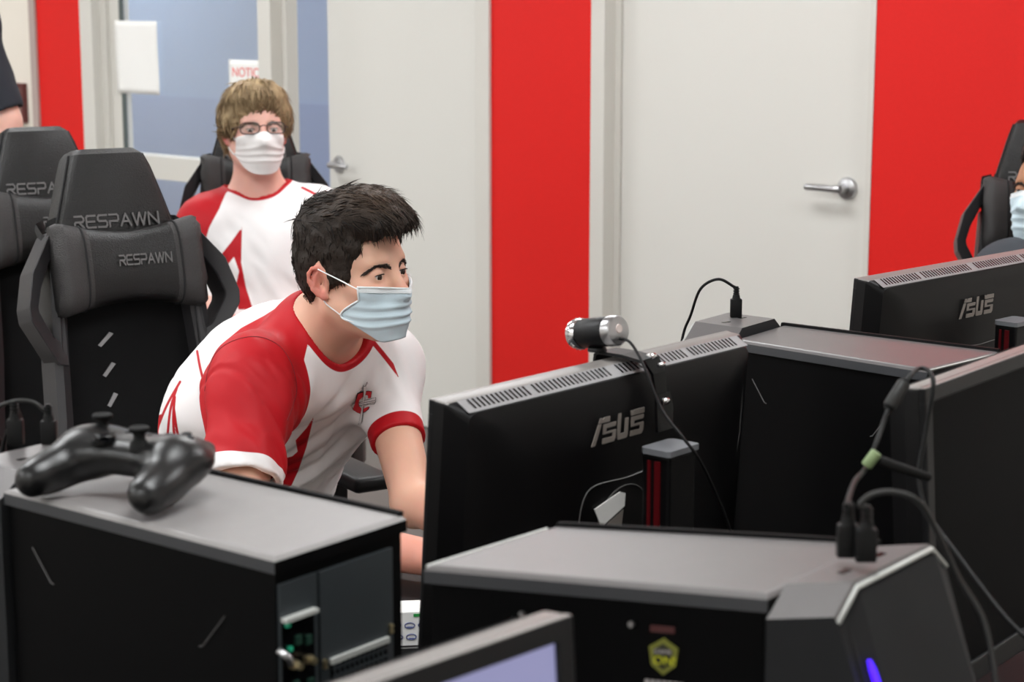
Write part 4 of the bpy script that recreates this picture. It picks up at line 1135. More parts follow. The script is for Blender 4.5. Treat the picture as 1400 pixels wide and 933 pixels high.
lead = [cR + ax * .002 - Vector((0, 0, .010))] + [Vector(at_y(x, y, Y) - wpos) for x, y, Y in ((862, 469, Yw - .05), (880, 500, Yw - .08), (905, 560, Yw - .105), (935, 600, Yw - .13), (958, 632, Yw - .13), (985, 690, Yw - .1), (1010, 760, Yw - .08), (1030, 830, Yw - .06))]
tube_obj('lead', catmull(lead, 8), .0018, M['cable'], web)

# ------------------------------------------------------------------ game controller on the left tower
def make_controller():
    pr = Prims()
    pr.ell((0, .012, .030), (.058, .030, .0165), k=.012)
    pr.rbox((0, .014, .030), (.056, .026, .013), .012, k=.012)
    for s in (-1, 1):
        pr.ell((s * .046, .012, .030), (.030, .034, .0185), k=.016)
        pr.cone((s * .050, .0, .027), (s * .064, -.052, .013), .0205, .0135, k=.018)
        pr.ell((s * .059, -.034, .018), (.0185, .032, .0165), k=.012)
        pr.rbox((s * .040, .040, .034), (.022, .008, .007), .006, k=.006)
        pr.rbox((s * .040, .040, .022), (.014, .009, .008), .006, k=.006)
    pr.ell((0, -.046, .018), (.032, .030, .018), k=.012, op='s')
    pos, F = sdf_mesh(pr, .0022); pos = relax(pos, F, 2)
    root = empty('game_controller'); tag(root, 'black game controller lying on the tower top', 'controller')
    body = np_mesh_obj('shell', pos, F, M['controller'], root)
    def stick(x, y):
        bm = bmesh.new(); n = 24
        prof = [(.0095, .040), (.0085, .047), (.0055, .050), (.0052, .055), (.0088, .0575), (.0092, .0605), (.0078, .0615), (.004, .0605)]
        add_loft(bm, [[Vector((x + r * math.cos(2 * PI * k / n), y + r * math.sin(2 * PI * k / n), z)) for k in range(n)] for r, z in prof])
        bm_obj('thumbstick', bm, M['rubber'], root, True, 50)
    stick(-.042, .018); stick(.020, -.008)
    bm = bmesh.new(); add_box(bm, (-.020, -.006, .0465), (.020, .0065, .006), bevel=.001); add_box(bm, (-.020, -.006, .0465), (.0065, .020, .006), bevel=.001)
    add_cyl(bm, (-.020, -.006, .043), (-.020, -.006, .046), .012, n=20); bm_obj('direction_pad', bm, M['gloss_black'], root)
    for dx, dy in ((.011, 0), (-.011, 0), (0, .011), (0, -.011)):
        bm = bmesh.new(); add_cyl(bm, (.044 + dx, .016 + dy, .044), (.044 + dx, .016 + dy, .0515), .0048, n=16, bevel=.001); bm_obj('button', bm, M['gloss_black'], root, True, 40)
    for x in (-.012, .012):
        bm = bmesh.new(); add_cyl(bm, (x, .016, .044), (x, .016, .0485), .0032, n=12, bevel=.0006); bm_obj('menu_button', bm, M['rubber'], root, True, 40)
    return root
ctl = make_controller()
tl = at_h(48, 676, TOP + .006); tr = at_h(216, 702, TOP + .006)
lat = nrm((tr - tl) * np.array([1, 1, 0])); fwd = np.array([-lat[1], lat[0], 0])
cpos = (tl + tr) / 2 + fwd * .056 - lat * .006
ctl.location = (cpos[0], cpos[1], TOP + .0045); ctl.rotation_euler = (0, 0, math.atan2(lat[1], lat[0]))
ctl.scale = (1.08, 1.08, 1.08)

# ------------------------------------------------------------------ white printed box on the desk behind the towers
bxp = at_h(566, 900, DESK)
e = empty('product_box', (bxp[0] - .01, bxp[1] + .06, DESK), rz=YAW_A - 0.75); tag(e, 'white printed box standing between the towers', 'box')
bm = bmesh.new(); add_box(bm, (0, 0, .026), (.10, .05, .052), bevel=.0015); bm_obj('carton', bm, M['paper'], e)
bm = bmesh.new()
for x, z in ((-.036, .036), (-.018, .034), (0, .033), (.018, .033), (.034, .034), (-.034, .018), (-.016, .017), (.002, .017), (.02, .017)):
    add_tube(bm, [(x + .0065 * math.cos(a), -.0255, z + .0038 * math.sin(a)) for a in np.linspace(0, 2 * PI, 18, endpoint=False)], .0008, 5, closed=True)
    add_box(bm, (x, -.0254, z - .002), (.007, .001, .0012))
bm_obj('printed_ovals', bm, M['bluebox'], e)
bm = bmesh.new(); add_box(bm, (0, -.0254, .004), (.098, .0008, .0018)); bm_obj('printed_line', bm, M['print_black'], e)
bm = bmesh.new(); add_box(bm, (.012, -.0254, .047), (.014, .0008, .004)); bm_obj('green_print', bm, M['green_print'], e)
# ------------------------------------------------------------------ gaming chairs: local +y is the way it faces
def make_chair(label):
    root = empty('gaming_chair'); tag(root, label, 'chair', 'black gaming chairs')
    rec = math.radians(13)
    def Bk(x, h, y=0.0):            # point on the back: x across, h along the back, y in front of its face
        return Vector((x, -.20 - h * math.sin(rec) + y * math.cos(rec), .50 + h * math.cos(rec) + y * math.sin(rec)))
    # backrest shell
    prof = [(0.0, .165), (.10, .168), (.22, .160), (.36, .152), (.50, .146), (.58, .140), (.66, .126), (.70, .114)]
    def slab(name, prof, y0, y1, m, r=.012, parent=root):
        bm = bmesh.new(); rings = []
        for h, w in prof:
            rings.append([Bk(-w, h, y0), Bk(-w, h, y1 - r), Bk(-w + r * .4, h, y1 - r * .3), Bk(-w + r, h, y1), Bk(w - r, h, y1), Bk(w - r * .4, h, y1 - r * .3), Bk(w, h, y1 - r), Bk(w, h, y0)])
        add_loft(bm, rings); return bm_obj(name, bm, m, parent, True, 30)
    back = slab('backrest', prof, -.075, -.012, M['mesh_fabric'])
    for s in (-1, 1):
        bm = bmesh.new(); rings = []
        for h, w in [(.0, .172), (.12, .176), (.30, .160), (.46, .152), (.60, .142)]:
            c = [(w - .030, -.02), (w - .022, .018), (w - .004, .034), (w + .010, .026), (w + .012, -.05), (w - .01, -.07)]
            rings.append([Bk(s * x, h, y) for x, y in c])
        add_loft(bm, rings); bm_obj('side_bolster', bm, M['wing_plastic'], root, True, 25)
    # headrest: tapering padded top
    bm = bmesh.new(); rings = []
    for h, w, t in [(.60, .128, .0), (.66, .124, .010), (.73, .103, .012), (.79, .085, .010), (.818, .075, .004), (.830, .064, -.010)]:
        r = .016
        rings.append([Bk(-w, h, -.075), Bk(-w, h, t - r), Bk(-w + r * .35, h, t - r * .3), Bk(-w + r, h, t), Bk(w - r, h, t), Bk(w - r * .35, h, t - r * .3), Bk(w, h, t - r), Bk(w, h, -.075)])
    add_loft(bm, rings); hr = bm_obj('headrest', bm, M['leather'], root, True, 30)
    for s in (-1, 1):
        P = [(.60, .1285, -.018), (.66, .1248, -.008), (.73, .1038, -.006), (.79, .0858, -.008), (.818, .0756, -.014)]
        tube_obj('piping', [Bk(s * w, h, t) for h, w, t in P], .0026, M['strap'], hr, 6)
    polys, wd = word_polys('RESPAWN', .17, .30)
    sc = .172 / wd
    polys_obj('lettering', polys, lambda v: Bk(.088 - v.x * sc * 1.0, .672 + v.y * .023 + 0.0, .0125 + v.z), M['stitch'], hr, .0015)
    # wings: angular loops standing off the shoulders, turned forward
    for s in (-1, 1):
        fa = math.radians(28)
        def Wp(x, h, y): dx = x - .135; return Bk(s * (.135 + dx * math.cos(fa)), h, dx * math.sin(fa) + y)
        outer = [(.130, .672), (.150, .664), (.206, .590), (.226, .522), (.224, .496), (.164, .410), (.136, .405)]
        inner = [(.148, .614), (.157, .609), (.186, .560), (.199, .522), (.197, .511), (.166, .462), (.150, .455)]
        bm = bmesh.new(); n = len(outer)
        F0 = [bm.verts.new(Wp(x, h, .030)) for x, h in outer]; F1 = [bm.verts.new(Wp(x, h, .024)) for x, h in inner]
        G0 = [bm.verts.new(Wp(x, h, -.055)) for x, h in outer]; G1 = [bm.verts.new(Wp(x, h, -.049)) for x, h in inner]
        for i in range(n):
            j = (i + 1) % n
            bm.faces.new((F0[i], F0[j], F1[j], F1[i])); bm.faces.new((G0[j], G0[i], G1[i], G1[j]))
            bm.faces.new((F0[j], F0[i], G0[i], G0[j])); bm.faces.new((F1[i], F1[j], G1[j], G1[i]))
        bmesh.ops.bevel(bm, geom=bm.edges[:], offset=.0022, segments=1, affect='EDGES', profile=.5)
        bm_obj('wing', bm, M['wing_plastic'], root, True, 25)
    # three slanted metal slashes and the small tab on the back panel
    for i in range(3):
        h0 = .452 - i * .060; w = .032 - i * .005
        bm = bmesh.new(); add_prism(bm, [(-w / 2, -.010), (-w / 2 + .006, -.014), (w / 2 + .002, .010), (w / 2 - .006, .014)], 0, .003, xf=lambda v: Bk(.046 - v.x, h0 + v.y, -.012 + v.z))
        bm_obj('slash_trim', bm, M['vent_grey'], root)
    bm = bmesh.new(); add_prism(bm, [(0, 0), (.016, .004), (.004, .016)], 0, .002, xf=lambda v: Bk(-.055 - v.x, .20 + v.y, -.012 + v.z)); bm_obj('tab', bm, M['vent_grey'], root)
    # neck pillow: bow-tie cushion with grey ends
    bm = bmesh.new(); nx, na = 28, 24; rings = []
    for i in range(nx + 1):
        u = -1 + 2 * i / nx; x = .150 * u
        hh = .069 + .027 * abs(u) ** 1.7; tt = .043 + .006 * abs(u)
        e = max(0.0, (abs(u) - .86) / .14); k = math.sqrt(max(1 - e * e * .93, .02)); hh *= .88 + .12 * k; tt *= .30 + .70 * k
        ring = []
        for j in range(na):
            a = 2 * PI * j / na; ca, sa = math.cos(a), math.sin(a)
            ring.append(Bk(x + .004 * math.sin(7 * a) * e, .590 + hh * math.copysign(abs(sa) ** .62, sa), .040 + tt * math.copysign(abs(ca) ** .75, ca) - .004 * (1 - u * u)))
        rings.append(ring)
    add_loft(bm, rings)
    for f in bm.faces:
        xm = f.calc_center_median().x
        f.material_index = 1 if abs(xm) > .088 else 0
    pl = bm_obj('neck_pillow', bm, [M['leather'], M['leather_grey']], root, True, 50)
    for s in (-1, 1):
        i = 4 if s < 0 else nx - 4
        pts = [rings[5 if s < 0 else nx - 5][j] + (rings[5 if s < 0 else nx - 5][j] - Bk(s * .094, .59, .04)).normalized() * .0008 for j in range(na)]
        bm = bmesh.new(); add_tube(bm, pts, .0022, 5, closed=True); bm_obj('seam_piping', bm, M['strap'], pl, True)
    sc = .106 / wd
    polys_obj('lettering', polys, lambda v: Bk(.032 - v.x * sc, .588 + v.y * .0185, .0838 + v.z), M['stitch'], pl, .0015)
    for s in (-1, 1):
        bm = bmesh.new(); rings = []
        for x, h, y in ((.140, .63, .040), (.152, .655, .0), (.146, .68, -.05), (.12, .69, -.082)):
            rings.append([Bk(s * x, h + .013, y), Bk(s * (x + .003), h, y), Bk(s * x, h - .013, y), Bk(s * (x - .003), h, y)])
        add_loft(bm, rings); bm_obj('strap', bm, M['strap'], root)
    # seat, arms, base
    bm = bmesh.new(); rings = []
    for y, w, z0, z1 in ((-.25, .20, .42, .49), (-.22, .235, .41, .50), (0, .25, .40, .495), (.18, .25, .40, .495), (.25, .235, .41, .485), (.275, .21, .43, .46)):
        rings.append([Vector((-w, y, z0)), Vector((-w, y, z1 + .02)), Vector((-w + .03, y, z1 + .032)), Vector((-w + .085, y, z1)), Vector((w - .085, y, z1)), Vector((w - .03, y, z1 + .032)), Vector((w, y, z1 + .02)), Vector((w, y, z0))])
    add_loft(bm, rings); bm_obj('seat', bm, M['leather'], root, True, 40)
    for s in (-1, 1):
        bm = bmesh.new(); add_box(bm, (s * .30, .03, .70), (.085, .27, .03), bevel=.012, seg=3); ap = bm_obj('armrest', bm, M['black_plastic'], root, True, 40)
        bm = bmesh.new(); add_box(bm, (s * .295, .0, .57), (.030, .065, .25), bevel=.006); add_box(bm, (s * .245, .0, .44), (.13, .06, .02), bevel=.004); bm_obj('arm_post', bm, M['black_plastic'], ap)
    bm = bmesh.new(); add_box(bm, (0, 0, .39), (.20, .26, .04), bevel=.008); add_box(bm, (0, -.235, .45), (.24, .05, .16), bevel=.01); bm_obj('tilt_plate', bm, M['black_plastic'], root)
    bm = bmesh.new(); add_cyl(bm, (0, 0, .10), (0, 0, .24), .03, n=20); add_cyl(bm, (0, 0, .24), (0, 0, .38), .016, n=20); bm_obj('gas_lift', bm, M['black_plastic'], root, True, 40)
    bs = bmesh.new()
    add_cyl(bs, (0, 0, .075), (0, 0, .125), .045, .04, 24)
    for k in range(5):
        a = 2 * PI * k / 5 + .3; d = Vector((math.cos(a), math.sin(a), 0)); n_ = Vector((-d.y, d.x, 0))
        rings = [[d * r + n_ * w + Vector((0, 0, z)), d * r - n_ * w + Vector((0, 0, z)), d * r - n_ * w + Vector((0, 0, z - t)), d * r + n_ * w + Vector((0, 0, z - t))] for r, w, z, t in ((.03, .028, .122, .045), (.18, .022, .11, .035), (.315, .018, .085, .02))]
        add_loft(bs, rings)
    base = bm_obj('star_base', bs, M['black_plastic'], root)
    for k in range(5):
        a = 2 * PI * k / 5 + .3; d = Vector((math.cos(a), math.sin(a), 0)); n_ = Vector((-d.y, d.x, 0))
        bm = bmesh.new()
        for s in (-1, 1): add_cyl(bm, d * .305 + n_ * (s * .010) + Vector((0, 0, .03)), d * .305 + n_ * (s * .026) + Vector((0, 0, .03)), .03, n=20, bevel=.003)
        add_cyl(bm, d * .305 + Vector((0, 0, .03)), d * .305 + Vector((0, 0, .075)), .008, n=10)
        bm_obj('caster', bm, M['rubber'], base, True, 40)
    return root
def put_chair(o, px, py, Y, yaw):
    """stand the chair so that the middle of its headrest's top is seen at the pixel, facing yaw degrees to the right of the camera"""
    p = at_y(px, py, Y); a = math.radians(yaw); f = np.array([math.sin(a), -math.cos(a)])
    back = .20 + .82 * math.sin(math.radians(13)) + .03
    q = p[:2] + f * back
    o.location = (q[0], q[1], 0); o.rotation_euler = (0, 0, math.atan2(f[1], f[0]) - PI / 2)
    return p[2]
chair1 = make_chair('black gaming chair with a neck pillow, empty behind the front player')
chair2 = copy_tree(chair1); chair3 = copy_tree(chair1); chair4 = copy_tree(chair1)
chair2['label'] = 'black gaming chair the player in glasses leans back in'
chair3['label'] = 'black gaming chair cropped at the edge under the forearm'
chair4['label'] = 'black gaming chair against the red wall under the cropped person in a blue mask'
for ch, a in ((chair1, (140, 209, 3.80, 32)), (chair2, (346, 157, 5.42, 10)), (chair3, (46, 178, 4.45, 30)), (chair4, (1428, 166, 4.72, -8))):
    print('chair top z', put_chair(ch, *a))
# ------------------------------------------------------------------ people
def axes(yaw, pitch=0.0, roll=0.0):
    """columns forward, left, up; yaw is degrees to the picture's right of facing the camera"""
    a = math.radians(yaw); f = np.array([math.sin(a), -math.cos(a), 0.0]); u = np.array([0, 0, 1.0]); l = np.cross(u, f)
    p = math.radians(pitch); f, u = f * math.cos(p) + u * math.sin(p), u * math.cos(p) - f * math.sin(p)
    r = math.radians(roll); l, u = l * math.cos(r) + u * math.sin(r), u * math.cos(r) - l * math.sin(r)
    return np.stack([f, l, u], 1)

def flush_attr(pos, head, J=None):
    q = head.loc(pos); v = np.zeros(len(pos))
    v = np.maximum(v, .75 * np.clip((np.abs(q[:, 1]) - .072) / .010, 0, 1) * (np.abs(q[:, 0] + .012) < .028) * (np.abs(q[:, 2] + .004) < .036))
    v = np.maximum(v, .45 * np.exp(-(((q - np.array([.104, 0, -.034])) / np.array([.018, .016, .018])) ** 2).sum(1)))
    for t in (-1, 1): v = np.maximum(v, .30 * np.exp(-(((q - np.array([.075, t * .045, -.028])) / np.array([.03, .024, .020])) ** 2).sum(1)))
    for k in ('wrR', 'wrL'):
        if J is not None: v = np.maximum(v, .5 * np.exp(-(np.linalg.norm(pos - J[k], axis=1) / .16) ** 4))
    return v
class Head:
    def __init__(s, O, R, k=1.0): s.O = V3(O); s.R = R; s.k = k
    def w(s, f, l, u): return s.O + s.R @ (np.array([f, l, u]) * s.k)
    def ws(s, Q): return s.O + (np.asarray(Q) * s.k) @ s.R.T
    def loc(s, P): return (np.asarray(P) - s.O) @ s.R / s.k
    def prims(s, pr, ears=True, eyes=True):
        k, w, R = s.k, s.w, s.R
        E = lambda c, r, kk, op='u', R_=None: pr.ell(w(*c), np.array(r) * k, R if R_ is None else R_, kk * k, op)
        C = lambda a, b, r1, r2, kk, op='u': pr.cone(w(*a), w(*b), r1 * k, r2 * k, kk * k, op)
        E((-.010, 0, .050), (.092, .074, .078), .02)
        E((-.028, 0, .020), (.078, .070, .070), .03)
        E((.038, 0, .020), (.054, .060, .062), .03)
        E((.030, 0, -.045), (.060, .056, .066), .03)
        for t in (-1, 1):
            C((-.005, t * .054, -.050), (.058, t * .022, -.094), .018, .018, .03)
            E((.058, t * .040, -.022), (.026, .022, .022), .02)          # cheekbone
            C((.070, t * .040, .022), (.080, t * .012, .024), .011, .011, .014)   # brow ridge
        E((.072, 0, -.094), (.020, .024, .018), .025)                     # chin
        E((.080, 0, -.062), (.018, .026, .020), .02)                      # mouth
        if eyes:
            for t in (-1, 1): E((.094, t * .032, .002), (.018, .017, .013), .014, 's')
        C((.084, 0, .014), (.107, 0, -.028), .0075, .0100, .014)
        E((.106, 0, -.036), (.013, .011, .010), .010)
        for t in (-1, 1): E((.096, t * .012, -.038), (.012, .008, .009), .008)
        if eyes:
            for t in (-1, 1):
                E((.0735, t * .0325, .0005), (.0155, .0165, .0145), .004)        # lids
                E((.092, t * .0325, -.0005), (.012, .0145, .0046), .002, 's')
        if ears:
            for t in (-1, 1):
                tilt = math.radians(12)
                up = np.array([-math.sin(tilt), 0, math.cos(tilt)]); nn = np.array([.36, t * .93, .05]); nn -= up * (nn @ up); nn /= np.linalg.norm(nn); sd = np.cross(up, nn)
                if sd[0] < 0: sd = -sd
                o = np.array([-.012, t * .0765, -.004]); Re = R @ np.stack([sd, nn, up], 1) if np.linalg.det(np.stack([sd, nn, up], 1)) > 0 else R @ np.stack([-sd, nn, up], 1)
                e = lambda x, y, n_: o + sd * x + up * y + nn * n_
                E(e(-.001, .001, .001), (.0165, .0042, .0270), .006, 'u', Re)
                rim = [(.012, .004, .003), (.0115, .016, .005), (.005, .0265, .006), (-.006, .0285, .007), (-.0150, .0215, .0075), (-.0180, .008, .0075), (-.0155, -.007, .0065), (-.010, -.018, .005), (-.003, -.0245, .004)]
                for p, q in zip(rim[:-1], rim[1:]): C(e(*p), e(*q), .0034, .0034, .003)
                E(e(.001, -.0245, .0035), (.0080, .0046, .0080), .004, 'u', Re)
                anti = [(.004, -.016, .005), (-.007, -.012, .006), (-.010, .000, .006), (-.007, .012, .0055), (.001, .018, .005)]
                for p, q in zip(anti[:-1], anti[1:]): C(e(*p), e(*q), .0026, .0026, .003)
                E(e(.002, -.002, .0055), (.0082, .0060, .0115), .002, 's', Re)
                C(e(.011, -.008, .003), e(.0125, .001, .004), .0038, .0034, .004)
    def hull(s):
        pr = Prims(); s.prims(pr, ears=False, eyes=False); return pr

def limb_frame(d, hint):
    d = nrm(d); s = nrm(np.cross(hint, d)); return d, s, np.cross(d, s)
def hand_prims(pr, W, d, n, thumb, curl=35, size=1.0):
    """W wrist, d towards the knuckles, n out of the back of the hand, thumb side of +1/-1"""
    d = nrm(d); n = nrm(n - d * (n @ d)); s = np.cross(d, n) * thumb
    z = size
    for o, r in ((.027, .0125), (.009, .0135), (-.009, .013), (-.026, .012)):
        pr.cone(W + s * o * .5 * z, W + (d * .088 + s * o) * z, .015 * z, r * z, .012)
    for o, L, k in ((.029, 1.0, 0), (.0095, 1.1, 1), (-.010, 1.03, 2), (-.028, .82, 3)):
        p = W + (d * .088 + s * o) * z; a = math.radians(curl * .55 + 3 * k)
        r = (.0095, .0088, .0078, .0068)
        for i, l in enumerate((.042, .026, .021)):
            q = p + (d * math.cos(a) - n * math.sin(a) + s * o * .8) * l * L * z
            pr.cone(p, q, r[i] * z, r[i + 1] * z, .004); p = q; a += math.radians(curl)
    p = W + (d * .022 + s * .024) * z; dirs = [(d * .62 + s * .70 - n * .30), (d * .86 + s * .38 - n * .30), (d * .96 + s * .10 - n * .32)]
    for v, l, r1, r2 in zip(dirs, (.040, .032, .026), (.0135, .0105, .0095), (.0105, .0095, .0075)):
        q = p + nrm(v) * l * z; pr.cone(p, q, r1 * z, r2 * z, .008); p = q

def torso_frame(J):
    L = nrm(J['shL'] - J['shR']); U = J['neck'] - J['pelvis']; U = nrm(U - L * (U @ L)); return np.cross(L, U), L, U   # forward, left, up
def body_prims(J, head, k=1.0, hands=True, legs=True, fat=1.0):
    pr = Prims(); F_, L_, U_ = torso_frame(J); R = np.stack([F_, L_, U_], 1)
    lp = lambda t: J['pelvis'] + (J['neck'] - J['pelvis']) * t
    pr.ell(lp(.04), (.10 * fat, .150 * fat, .11), R, .05)
    pr.ell(lp(.34), (.092 * fat, .132 * fat, .15), R, .06)
    pr.ell(lp(.68) + F_ * .005, (.095 * fat, .145 * fat, .16), R, .06)
    pr.cone(J['shR'], J['shL'], .048, .048, .06)
    nb = J['neck']
    for s in ('R', 'L'):
        pr.cone(nb + U_ * .01, J['sh' + s], .045, .048, .05)
    hb = head.w(-.018, 0, -.050)
    pr.cone(nb - U_ * .02, hb, .060 * k, .056 * k, .03)
    head.prims(pr)
    for s in ('R', 'L'):
        sh, el, wr = J['sh' + s], J['el' + s], J['wr' + s]
        ar = J.get('arm' + s, 1.0) * fat
        pr.cone(sh, el, .054 * ar, .041 * ar, .03)
        m = el + (wr - el) * .28
        pr.cone(el, m, .041 * ar, .042 * ar, .02); pr.cone(m, wr, .042 * ar, .027, .02)
        if hands:
            hd, hn = J['hand' + s]
            hand_prims(pr, wr, V3(hd), V3(hn), 1 if s == 'R' else -1, J.get('curl' + s, 35))
        if legs:
            hp, kn, an = J['hip' + s], J['kn' + s], J['an' + s]
            pr.cone(hp, kn, .082 * fat, .056, .04); pr.cone(kn, kn + (an - kn) * .35, .055, .055, .03); pr.cone(kn + (an - kn) * .35, an, .055, .038, .03)
            toe = V3(J['toe' + s]); pr.cone(an - np.array([0, 0, .02]), an + nrm(toe) * .15 - np.array([0, 0, .045]), .038, .026, .03)
    return pr
def wear_lower(J, body, fat=1.0):
    pr = Prims(); F_, L_, U_ = torso_frame(J); R = np.stack([F_, L_, U_], 1)
    lp = lambda t: J['pelvis'] + (J['neck'] - J['pelvis']) * t
    pr.ell(lp(.04), (.118 * fat, .168 * fat, .125), R, .05)
    for s in ('R', 'L'):
        hp, kn, an = J['hip' + s], J['kn' + s], J['an' + s]
        pr.cone(hp, kn, .096 * fat, .070, .05); pr.cone(kn, an + np.array([0, 0, .03]), .069, .052, .03, flat=1)
    pos, F = sdf_mesh(pr, .010, lambda P: .004 * (vnoise(P * 22) - .5))
    np_mesh_obj('trousers', relax(pos, F, 1), F, M['trousers'], body)
    for s in ('R', 'L'):
        an = J['an' + s]; toe = nrm(V3(J['toe' + s])); up = np.array([0, 0, 1.0]); sd = np.cross(toe, up)
        pr = Prims(); Rf = np.stack([toe, sd, up], 1); fl = an[2]
        pr.ell(an + toe * .075 - up * (fl - .045), (.145, .048, .046), Rf, .02); pr.cone(an + up * .01, an - up * .03, .052, .052, .03)
        pr.plane(an - up * (fl - .004), -up)
        pos, F = sdf_mesh(pr, .007); sh = np_mesh_obj('shoe', pos, F, M['shoe'], body)

def shirt_mesh(J, head, body, name, mat_, h=.004, fat=1.0, sleeve=(.66, .66), sleeve_r=((.072, .062), (.072, .062)), hem=.0, folds=None, panel=None, collar=(.070, .012), neck_drop=.02, belly=1.0, sleeve_bend=None, chest=1.0, hunch=0):
    pr = Prims(); F_, L_, U_ = torso_frame(J); R = np.stack([F_, L_, U_], 1)
    lp = lambda t: J['pelvis'] + (J['neck'] - J['pelvis']) * t
    pr.ell(lp(.06), (.125 * fat * belly, .172 * fat * belly, .13), R, .06)
    pr.ell(lp(.34) + F_ * .008 + L_ * (.046 if hunch else 0), (.118 * fat * belly, .160 * fat, .17), R, .07)
    pr.ell(lp(.68) + F_ * .010 + L_ * (.050 if hunch else 0), (.114 * fat * chest, .165 * fat, .17), R, .07)
    if hunch: pr.ell(lp(.64) - F_ * .055, (.10, .150, .20), R, .06)
    pr.cone(J['shR'], J['shL'], .060, .052 if hunch else .060, .07)
    for s in ('R', 'L'):
        pr.cone(J['neck'] + U_ * .005, J['sh' + s], .054, .060, .06)
    for i, s in enumerate(('R', 'L')):
        sh, el = J['sh' + s], J['el' + s]
        pr.cone(sh, sh + (el - sh) * sleeve[i], sleeve_r[i][0], sleeve_r[i][1], .045, flat=1)
    for i, s in enumerate(('R', 'L')):      # hollow the cuffs
        sh, el = J['sh' + s], J['el' + s]; d = nrm(el - sh); e = sh + (el - sh) * sleeve[i]
        pr.cone(e - d * .045, e + d * .03, sleeve_r[i][1] - .013, sleeve_r[i][1] - .007, .003, 's', flat=2)
    cf = nrm(U_ + F_ * .42); c0 = J['neck'] - U_ * neck_drop + F_ * .012
    pr.cone(c0 - cf * .03, c0 + cf * .16, collar[0], collar[0] * 1.35, .006, 's', flat=2)
    def warp(P):
        d = .003 * (vnoise(P * 26) - .5)
        if folds is not None:
            g = folds(P)
            for i, s in enumerate(('R', 'L')):
                e = J['sh' + s] + (J['el' + s] - J['sh' + s]) * sleeve[i]
                g = g * (1 - np.exp(-((np.linalg.norm(P - e, axis=1) / .06) ** 6)))
            d = d + g * (1 - np.exp(-((np.linalg.norm(P - J['neck'], axis=1) / .11) ** 6)))
        return d
    pos, F = sdf_mesh(pr, h, warp); pos = relax(pos, F, 1)
    q = pos - c0; t = q @ cf; dn = np.sqrt(np.maximum((q * q).sum(1) - t * t, 0))
    col_r = collar[0] * (1 + .35 * np.clip((t + .03) / .19, 0, 1))
    band = np.where(t > -.06, (col_r + collar[1]) - dn, -1)
    pn = np.full(len(pos), -1.0)
    if panel is not None: pn = panel(pos, vert_normals(pos, F), F_, L_, U_)
    pn = np.maximum(pn, band) if collar[1] > 0 else pn
    return np_mesh_obj(name, pos, F, mat_, body, attrs={'panel': pn}), pos, F

